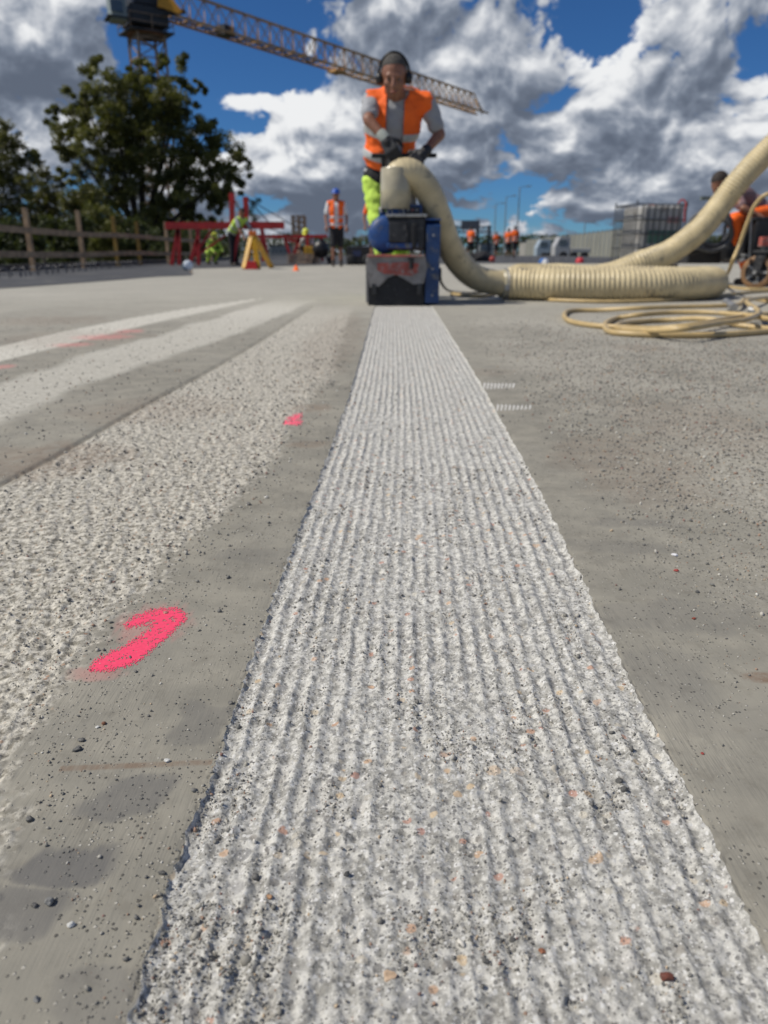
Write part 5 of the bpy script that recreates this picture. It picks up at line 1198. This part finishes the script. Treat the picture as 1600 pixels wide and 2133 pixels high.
m_ = MB(); m_.lathe((D(1026, 545, 27).x, 27, .10), (0, 1, .1), [(0, 0), (0, .09), (.02, .10), (.08, .10), (.1, .09), (.1, 0)], 16); m_.build('cable_reel', mat('red_reel', (.55, .10, .08), .5), None, None, 'small red and white cable reel below the farthest orange worker', 'reel')
lump('blue_bag', 1133, 540, 24, (.14, .1, .10), mat('bright_blue_bag', (.03, .15, .45), .6), 'small bright blue bag lying on the dark strip', 'bag', 5)
lump('white_bundle', 1136, 545, 23, (.09, .08, .09), bpy.data.materials['white_sack'], 'tiny white bundle just before the bright blue bag', 'bundle', 8)
lump('dark_bundle', 1000, 535, 30, (.5, .3, .22), M['black_cloth'], 'dark heap with ochre corner under the road sign board', 'heap', 11)

# ------------------------------------------------------------------ trees and shrubs
def leaf_mat(name, a, b, trans=.35):
    m_ = bpy.data.materials.new(name); m_.use_nodes = True; t = NT(m_.node_tree); nd = m_.node_tree.nodes; p = nd['Principled BSDF']
    k = t.attr('leaf'); col = t.ramp(k, [(0, a), (.6, b), (1, tuple(min(1, q * 1.5) for q in b))]); t.set(p.inputs['Base Color'], col); p.inputs['Roughness'].default_value = .55
    tr = t.node('ShaderNodeBsdfTranslucent'); t.set(tr.inputs[0], t.mix(.5, col, (.16, .19, .02)))
    mx = t.node('ShaderNodeMixShader'); mx.inputs[0].default_value = trans; m_.node_tree.links.new(p.outputs[0], mx.inputs[1]); m_.node_tree.links.new(tr.outputs[0], mx.inputs[2]); m_.node_tree.links.new(mx.outputs[0], nd['Material Output'].inputs[0]); return m_
M['leaf1'] = leaf_mat('olive_foliage', (.034, .042, .011), (.150, .15, .034)); M['leaf2'] = leaf_mat('pale_olive_foliage', (.045, .05, .014), (.12, .115, .03)); M['leaf3'] = leaf_mat('dark_green_foliage', (.014, .026, .009), (.040, .055, .018))
M['bark'] = mat('bark', (.045, .036, .028), .9, var=.3, scale=3)
def tree(name, label, cat, px, Y, clumps, nleaf, size, lm, seed, trunk_r=.3, depth=.8, group=None, base_z=-1.2, tilt=0):
    r = np.random.default_rng(seed); root = empty(name, (D(px, 560, Y).x, Y, base_z), label, cat, group); b0 = V(root.location)
    C = []; 
    for (x, y, rp) in clumps:
        rad = rp * Y / 1740; p = D(x, y, Y + float(r.uniform(-depth, depth)) * rad * 1.3); C.append((p, rad))
    wts = np.array([q[1] ** 2.2 for q in C]); wts /= wts.sum()
    sub = []      # leafy twig clusters inside each clump
    for (p, rad), w_ in zip(C, wts):
        for _ in range(max(8, int(330 * w_ ** .8))):
            d = r.normal(size=3); d /= np.linalg.norm(d); q = np.array(p) + d * rad * (r.random() ** .45) * 1.08 * np.array([1, 1, .95]); sub.append((q, rad * r.uniform(.20, .42)))
    idx = r.integers(0, len(sub), nleaf); sc_ = np.array([sub[i][0] for i in idx]); sr = np.array([sub[i][1] for i in idx])
    d = r.normal(size=(nleaf, 3)); d /= np.linalg.norm(d, axis=1)[:, None]; pos = sc_ + d * (sr * r.random(nleaf) ** .5)[:, None] * np.array([1, 1, .8])
    a = r.normal(size=(nleaf, 3)); a /= np.linalg.norm(a, axis=1)[:, None]; n2 = r.normal(size=(nleaf, 3)); b = np.cross(a, n2); b /= np.linalg.norm(b, axis=1)[:, None]
    ls = size * r.uniform(.6, 1.4, nleaf)[:, None]; Vv = np.stack([pos - a * ls * .5, pos + b * ls * .25, pos + a * ls * .5, pos - b * ls * .25], 1).reshape(-1, 3)
    q = np.arange(nleaf * 4).reshape(-1, 4); csh = r.random(len(sub)); lf = np.repeat(np.clip(csh[idx] * .75 + r.random(nleaf) * .3, 0, 1), 4)
    me = grid_mesh('crown', Vv, q, dict(leaf=lf)); me.polygons.foreach_set('use_smooth', np.zeros(len(me.polygons), bool)); link_mesh('crown', me, lm, root)
    if trunk_r:
        m_ = MB(); low = min(c[0].z - c[1] for c in C); fork = b0 + V((0, 0, max(1.2, (low - b0.z) * .8 + .6)))
        m_.sweep(catmull([b0, b0.lerp(fork, .5) + V((trunk_r * .3, 0, 0)), fork], .4), list(np.linspace(trunk_r, trunk_r * .72, len(catmull([b0, b0.lerp(fork, .5) + V((trunk_r * .3, 0, 0)), fork], .4)))), 10)
        for i, (p, rad) in enumerate(C):
            if i % 2 == 0 or len(C) < 8:
                mid_ = fork.lerp(p, .5) + V((0, 0, -rad * .25)); pp = catmull([fork - V((0, 0, .3)), mid_, p], .5); m_.sweep(pp, list(np.linspace(trunk_r * .42, trunk_r * .06, len(pp))), 7)
        m_.build('trunk', M['bark'], root)
    return root
tree('broad_tree', 'large dark olive tree with a rounded crown hiding the crane mast', 'tree', 300, 40,
     [(170, 195, 38), (150, 255, 42), (112, 245, 24), (205, 160, 34), (232, 215, 55), (285, 150, 30), (300, 225, 65), (335, 140, 26), (385, 155, 34), (412, 185, 18), (358, 215, 48), (250, 300, 62), (335, 310, 68), (400, 290, 46),
      (440, 262, 30), (462, 322, 44), (505, 335, 26), (488, 372, 34), (435, 385, 50), (375, 405, 48), (132, 320, 34), (190, 350, 42), (250, 385, 50), (320, 420, 54), (405, 440, 38), (118, 372, 24), (345, 475, 34), (440, 430, 28), (200, 300, 50), (290, 290, 60), (290, 350, 60), (150, 290, 40), (395, 345, 55), (180, 215, 36), (255, 250, 52), (350, 250, 50), (300, 180, 36), (255, 170, 34), (425, 320, 44), (465, 395, 34), (395, 235, 36), (230, 430, 44), (170, 395, 36)], 94000, .14, M['leaf1'], 3, .36)
tree('broad_tree', 'pale yellowish tree cropped by the picture edge behind the guard rail', 'tree', 10, 34, [(15, 285, 34), (50, 330, 30), (-20, 330, 60), (5, 375, 44), (55, 390, 30), (25, 440, 46), (-60, 400, 60), (65, 455, 28)], 16000, .13, M['leaf2'], 5, .16)
tree('thin_tree', 'slender open tree between the cropped pale tree and the big one', 'tree', 95, 36, [(75, 330, 16), (90, 365, 20), (105, 400, 24), (80, 420, 24), (118, 440, 26), (90, 470, 30)], 7000, .12, M['leaf2'], 8, .10)
for i, (px_, Y_, cl_, n_, lm_, lab) in enumerate([
    (40, 26, [(20, 490, 34), (60, 500, 30), (40, 530, 34), (0, 520, 34)], 9000, 'leaf3', 'dark shrub behind the first guard rail posts'),
    (130, 27, [(110, 480, 30), (150, 500, 34), (130, 530, 30), (170, 470, 24)], 9000, 'leaf3', 'dense green shrub behind the second guard rail post'),
    (210, 30, [(200, 450, 30), (230, 480, 34), (190, 510, 34), (240, 530, 30)], 9000, 'leaf1', 'tall bush under the left side of the big tree crown'),
    (290, 31, [(280, 480, 28), (310, 500, 32), (270, 525, 30), (330, 530, 26)], 8000, 'leaf3', 'dark bush below the trunk of the big tree'),
    (170, 33, [(150, 420, 26), (190, 410, 28), (170, 450, 28)], 5000, 'leaf2', 'light olive bush rising between the thin tree and the big one'),
    (400, 36, [(380, 500, 28), (420, 505, 26), (450, 520, 22), (360, 525, 26)], 6000, 'leaf3', 'dark bush seen through the legs of the red gantry'),
    (535, 60, [(528, 425, 8), (538, 418, 7), (522, 440, 9), (530, 455, 10)], 900, 'leaf3', 'small sapling top peeping up behind the red gantry posts')]):
    tree('shrub', lab, 'shrub', px_, Y_, cl_, n_, .11, M[lm_], 20 + i, .05)

# ------------------------------------------------------------------ tower crane
M['crane'] = mat('faded_yellow_lattice', (.52, .30, .12), .6, var=.25, scale=.4, dirt=(.22, .17, .14), dirt_amt=.05)
M['crane_g'] = mat('grey_lattice', (.30, .20, .12), .6, var=.25, scale=.4)
M['crane_dark'] = mat('dark_machinery_steel', (.03, .033, .036), .6, var=.3, scale=1)
M['crane_yellow'] = mat('crane_yellow_panel', (.62, .28, .012), .5, var=.12, scale=1)
C0 = D(300, 20, 64); tip = D(1005, 237, 107.8); tip.z = C0.z
cr = empty('tower_crane', (C0.x, C0.y, -1.2), 'tall tower crane with its long lattice jib reaching over the deck', 'crane')
jd = (tip - C0).normalized(); js = jd.cross(V((0, 0, 1))).normalized(); Z_ = V((0, 0, 1))
m_ = MB(); Rm = Matrix.Rotation(.62, 3, 'Z'); hw = 1.02; zt = C0.z - 1.7
cs = [Rm @ V((a * hw, b * hw, 0)) for a, b in ((-1, -1), (1, -1), (1, 1), (-1, 1))]; base_ = V((C0.x, C0.y, 0))
for c in cs: m_.beam(base_ + c + V((0, 0, -1.2)), base_ + c + V((0, 0, zt)), .17)
k = 0; z_ = -1.0
while z_ < zt - .2:
    z2 = min(z_ + 1.25, zt)
    for i in range(4):
        a, b = base_ + cs[i], base_ + cs[(i + 1) % 4]
        m_.beam(a + V((0, 0, z_)), b + V((0, 0, z_)), .08); m_.beam((a if k % 2 else b) + V((0, 0, z_)), (b if k % 2 else a) + V((0, 0, z2)), .08)
    z_ = z2; k += 1
tag(m_.build('mast_lattice', M['crane_g'], cr), kind='stuff')
m_ = MB(); L_ = (tip - C0).length; J0, Jh, Jw = 2.2, 1.95, .80; nb = 33
tchord = lambda t: C0 + jd * t + Z_ * Jh * (1 if t < L_ - 2.5 else max(.15, (L_ - t) / 2.5))
bl = lambda t: C0 + jd * t - js * Jw; br = lambda t: C0 + jd * t + js * Jw
m_.beam(bl(J0), bl(L_), .17); m_.beam(br(J0), br(L_), .17); m_.beam(tchord(J0), tchord(L_ - 2.5), .18); m_.beam(tchord(L_ - 2.5), C0 + jd * L_, .14)
for i in range(nb):
    t0, t1 = J0 + (L_ - J0 - 1.2) * i / nb, J0 + (L_ - J0 - 1.2) * (i + 1) / nb; tm = (t0 + t1) / 2
    for f_ in (bl, br): m_.beam(f_(t0), tchord(tm), .075); m_.beam(tchord(tm), f_(t1), .075)
    m_.beam(bl(t0), br(t0), .07); m_.beam(bl(t0) if i % 2 else br(t0), br(t1) if i % 2 else bl(t1), .06)
tag(m_.build('jib_lattice', M['crane'], cr), kind='stuff')
for i in range(2):
    m_ = MB(); m_.beam(C0 + jd * (J0 + 9 * i) - js * .3 + Z_ * .12, C0 + jd * (J0 + 9 * (i + 1) - .05) - js * .3 + Z_ * .12, .35, .05); m_.build('walkway', M['crane_dark'], cr)
m_ = MB(); m_.box(C0 + jd * 8.2 + Z_ * .25, (1.2, 1.0, .7), rz=math.atan2(jd.y, jd.x)); m_.build('hoist_winch', M['crane_dark'], cr)
m_ = MB(); m_.box(C0 + jd * 23 - Z_ * .25, (1.4, 1.3, .25), rz=math.atan2(jd.y, jd.x)); m_.build('trolley', M['crane'], cr)
m_ = MB(); m_.box(base_ + V((0, 0, C0.z - .6)), (2.8, 2.4, 1.2), rz=.62, bev=.05); m_.build('slewing_unit', M['crane_dark'], cr)
m_ = MB(); m_.lathe(base_ + V((0, 0, C0.z - 1.75)), (0, 0, 1), [(0, 1.0), (0, 1.45), (.25, 1.45), (.3, 1.2)], 24); m_.build('slew_ring', mat('rusty_ring', (.16, .07, .03), .7), cr)
m_ = MB(); m_.box(base_ + V((0, 0, C0.z + 1.6)), (2.0, 2.0, 3.0), rz=.62, bev=.05); m_.build('tower_head', M['crane_dark'], cr)
m_ = MB(); m_.box(D(243, 18, 62), (1.1, 1.5, 1.7), rz=.5, bev=.12); cab = m_.build('cab', mat('pale_green_grey_cab', (.24, .28, .27), .5), cr)
m_ = MB(); m_.box(D(243, 12, 61.2) + V((0, -.02, 0)), (.85, .05, .7), rz=.5); m_.build('cab_window', mat('cab_glass', (.05, .08, .10), .1, spec=.9), cab)
m_ = MB(); m_.box(D(243, 40, 61.9), (1.5, 1.7, .10), rz=.5); m_.build('cab_floor', M['crane_dark'], cab)
m_ = MB(); pa = [D(330, -14, 63), D(352, -10, 63), D(380, 22, 63), D(372, 28, 63), D(338, 16, 63), D(328, 14, 63)]; m_.prism(pa, (0, 1, 0), .25); m_.build('yellow_panel', M['crane_yellow'], cr)
m_ = MB(); m_.beam(D(318, 30, 63.4), D(385, 24, 63.6), .3, .25); m_.build('jib_foot', M['crane_dark'], cr)
# access platform with its hand rail
zc_ = D(300, 72, 64).z; m_ = MB(); m_.box(base_ + V((0, 0, zc_)), (3.3, 2.9, .10), rz=.62); pf = m_.build('platform', M['crane_dark'], cr)
pc_ = [Rm @ V((a * 1.62, b * 1.42, 0)) for a, b in ((-1, -1), (1, -1), (1, 1), (-1, 1))]; m_ = MB()
for i in range(4):
    a, b = base_ + pc_[i] + V((0, 0, zc_)), base_ + pc_[(i + 1) % 4] + V((0, 0, zc_))
    for h_ in (.5, 1.0): m_.beam(a + Z_ * h_, b + Z_ * h_, .05)
    m_.beam(a, a + Z_ * 1.0, .05); m_.beam(a.lerp(b, .5), a.lerp(b, .5) + Z_, .05)
m_.build('hand_rail', M['crane_g'], pf)
m_ = MB(); m_.box(base_ - jd * 6.5 + V((0, 0, C0.z + 1.9)), (12, 1.6, .3), rz=math.atan2(jd.y, jd.x)); m_.build('counter_jib', M['crane'], cr)
m_ = MB(); m_.box(base_ - jd * 11 + V((0, 0, C0.z + 3.0)), (2.0, 1.3, 1.9), rz=math.atan2(jd.y, jd.x)); m_.build('counterweight', mat('concrete_block', (.3, .3, .29), .8), cr)

# ------------------------------------------------------------------ far structures
M['far_grey'] = mat('weathered_cladding', (.235, .235, .20), .8, var=.15, scale=.3)
nbw = empty('noise_barrier', (D(1200, 520, 95).x, 95, -1.2), 'long ribbed grey noise barrier wall receding past the trucks', 'noise barrier')
pA, pB = D(1098, 500, 150), D(1300, 478, 78); npan = 22; pa0 = V((pA.x, pA.y, 0)); pb0 = V((pB.x, pB.y, 0))
inv = [1 / pA.y + (1 / pB.y - 1 / pA.y) * i / npan for i in range(npan + 1)]
ts = [((1 / v) - pA.y) / (pB.y - pA.y) for v in inv]
for i in range(npan):
    a = pa0.lerp(pb0, ts[i]); b = pa0.lerp(pb0, ts[i + 1]); zt_ = pA.z + (pB.z - pA.z) * (ts[i] + ts[i + 1]) / 2
    m_ = MB(); m_.beam(V((a.x, a.y, (zt_ - 1.2) / 2)), V((b.x, b.y, (zt_ - 1.2) / 2)), .18, zt_ + 1.2); m_.build('panel', M['far_grey'], nbw)
    m_ = MB(); m_.box((a.x, a.y - .15, (zt_ - 1.0) / 2), (.3, .3, zt_ + 1.3)); m_.build('post', M['galv'], nbw)
def truck(label, px, Y, L, H, col, cabcol, zb=-.4):
    x = D(px, 520, Y).x; r = empty('truck', (x, Y, zb), label, 'truck'); q = mat('truck_body_' + str(px), col, .5, var=.1, scale=1)
    m_ = MB(); m_.box((x, Y, zb + .75 + H / 2), (L, 2.2, H), bev=.06); m_.build('cargo_box', q, r)
    m_ = MB(); cx_ = x - L / 2 - .85; m_.prism([(cx_ - .8, Y - 1.0, zb + .5), (cx_ + .75, Y - 1.0, zb + .5), (cx_ + .75, Y - 1.0, zb + 2.3), (cx_ - .35, Y - 1.0, zb + 2.3), (cx_ - .8, Y - 1.0, zb + 1.4)], (0, 1, 0), 2.0)
    cb_ = m_.build('cab', mat('truck_cab_' + str(px), cabcol, .4, var=.06), r); m_ = MB(); m_.box((cx_ - .02, Y - 1.01, zb + 1.75), (.8, .03, .55)); m_.build('window', bpy.data.materials['cab_glass'], cb_)
    for dx in (-L / 2 - .8, L / 2 - .6, L / 2 - 1.7):
        m_ = MB(); m_.lathe((x + dx, Y - 1.12, zb + .45), (0, 1, 0), [(0, 0), (0, .25), (.02, .42), (.05, .45), (.25, .45), (.25, 0)], 18); m_.build('wheel', M['rubber'], r)
truck('white lorry with a low body parked before the noise barrier', 1205, 82, 2.0, .45, (.38, .38, .37), (.40, .40, .40), -.5)
truck('dark green boxed lorry with pale blue cab beside the white one', 1158, 92, 1.5, 1.6, (.10, .13, .12), (.33, .40, .46), -.6)
rows_ = [(1033, 418, 120, 'thin'), (1055, 410, 112, 'middle'), (1083, 388, 104, 'tallest')]
def lamp_pole(px, top, Y, lab):
    p = D(px, top, Y); r = empty('lamp_pole', (p.x, Y, -1.2), lab, 'lamp pole', 'lamp poles along the far road')
    m_ = MB(); m_.cyl((p.x, Y, -1.2), p, .11, .06, 8); m_.build('pole', M['galv'], r); m_ = MB(); m_.beam(p, p + V((.9, 0, .12)), .06); m_.build('arm', M['galv'], r)
    m_ = MB(); m_.box(p + V((1.1, 0, .12)), (.6, .25, .12), bev=.03); m_.build('lamp_head', M['galv'], r)
lamp_pole(1033, 425, 125, 'slimmest lamp pole above the farthest orange worker'); lamp_pole(1055, 410, 112, 'middle lamp pole above the half hidden orange worker'); lamp_pole(1083, 390, 100, 'tallest lamp pole next to the bright orange walking pair'); lamp_pole(1219, 464, 110, 'short lamp pole rising over the noise barrier')
sg = empty('sign_gantry', (D(985, 520, 72).x, 72, -1.2), 'road sign gantry with a grey blank board seen from behind', 'sign gantry')
m_ = MB(); pbox(m_, 961, 1000, 459, 478, 72, .2, .02); m_.build('sign_board', mat('grey_sign_back', (.085, .095, .11), .6), sg)
for px_ in (950, 996, 1020):
    m_ = MB(); a = D(px_, 470, 72.4); m_.beam(V((a.x, a.y, -1.2)), a, .22); m_.build('column', M['crane_dark'], sg)
m_ = MB(); a, b = D(948, 472, 72.4), D(1024, 472, 72.4); c_, d_ = D(948, 484, 72.4), D(1024, 484, 72.4); m_.beam(a, b, .12); m_.beam(c_, d_, .12)
for i in range(8): m_.beam(a.lerp(b, i / 8), c_.lerp(d_, (i + 1) / 8), .07); m_.beam(c_.lerp(d_, i / 8), a.lerp(b, i / 8), .07)
tag(m_.build('truss', M['galv'], sg), kind='stuff')
lt = empty('scaffold_tower', (D(620, 520, 44).x, 44, -1.2), 'small grey scaffold tower over the dark red trestle rail', 'scaffold'); m_ = MB()
for a in (608, 620, 632):
    p = D(a, 448, 44); m_.beam(V((p.x, 44, -1.2)), p, .09); m_.beam(V((p.x, 45, -1.2)), p + V((0, 1, 0)), .09)
tag(m_.build('uprights', M['crane_g'], lt), kind='stuff'); m_ = MB()
for i, y_ in enumerate((450, 462, 474, 486)):
    m_.beam(D(607, y_, 44), D(633, y_, 44), .06); m_.beam(D(608, y_, 44), D(620, y_ + 11, 44), .05); m_.beam(D(632, y_, 44), D(620, y_ + 11, 44), .05)
tag(m_.build('braces', M['crane_g'], lt), kind='stuff')
# low far buildings and the tree belts on the skyline
bq = random.Random(9)
for (x0, x1, yt, Y, col, lab) in [(1096, 1124, 503, 170, (.30, .29, .26), 'low beige building behind the dark lorry'), (1000, 1030, 508, 210, (.20, .22, .23), 'flat grey building far behind the orange workers'), (925, 958, 510, 190, (.16, .18, .17), 'dark shed far behind the planer hose'), (560, 600, 512, 180, (.24, .24, .23), 'pale shed seen through the yellow tripod'), (1405, 1478, 506, 160, (.24, .24, .23), 'low grey hall between the caged tank and the rising hose')]:
    a, b = D(x0, yt, Y), D(x1, yt, Y); r = empty('far_building', ((a.x + b.x) / 2, Y, -1.2), lab, 'building'); w_ = b.x - a.x; H_ = a.z + 1.2
    m_ = MB(); m_.box(((a.x + b.x) / 2, Y + 4, -1.2 + H_ / 2), (w_, 8, H_)); m_.build('wall', mat('far_wall_%d' % x0, col, .8, var=.08, scale=.3), r)
    m_ = MB(); m_.box(((a.x + b.x) / 2, Y + 4, a.z + .08), (w_ + .4, 8.4, .2)); m_.build('roof', M['crane_dark'], r)
    for k in range(4):
        m_ = MB(); m_.box((a.x + w_ * (k + .5) / 4, Y - .03, -1.2 + H_ * .62), (w_ * .12, .06, H_ * .2)); m_.build('window', bpy.data.materials['cab_glass'], r)
def belt(label, x0, x1, Y, hgt, n, lm, seed):
    r = np.random.default_rng(seed); x = r.uniform(x0, x1, n); top = hgt * (.55 + .6 * fbm(x / (hgt * 1.6), x * 0 + seed, seed, 4)); z = -1.2 + (top + 1.2) * r.random(n) ** .7; y = Y + r.uniform(-6, 6, n)
    pos = np.stack([x, y, z], 1); a = r.normal(size=(n, 3)); a /= np.linalg.norm(a, axis=1)[:, None]; b = np.cross(a, r.normal(size=(n, 3))); b /= np.linalg.norm(b, axis=1)[:, None]; ls = hgt * .09
    Vv = np.stack([pos - a * ls, pos + b * ls * .6, pos + a * ls, pos - b * ls * .6], 1).reshape(-1, 3)
    me = grid_mesh('tree_belt', Vv, np.arange(n * 4).reshape(-1, 4), dict(leaf=np.repeat(r.random(n), 4))); tag(link_mesh('tree_belt', me, lm), label, 'woodland', None, 'stuff')
belt('dark belt of woodland on the far skyline', -260, 260, 270, 6.5, 26000, M['leaf3'], 31)
belt('bushy verge beyond the guard rail', -40, -9.5, 48, 2.2, 9000, M['leaf3'], 33)
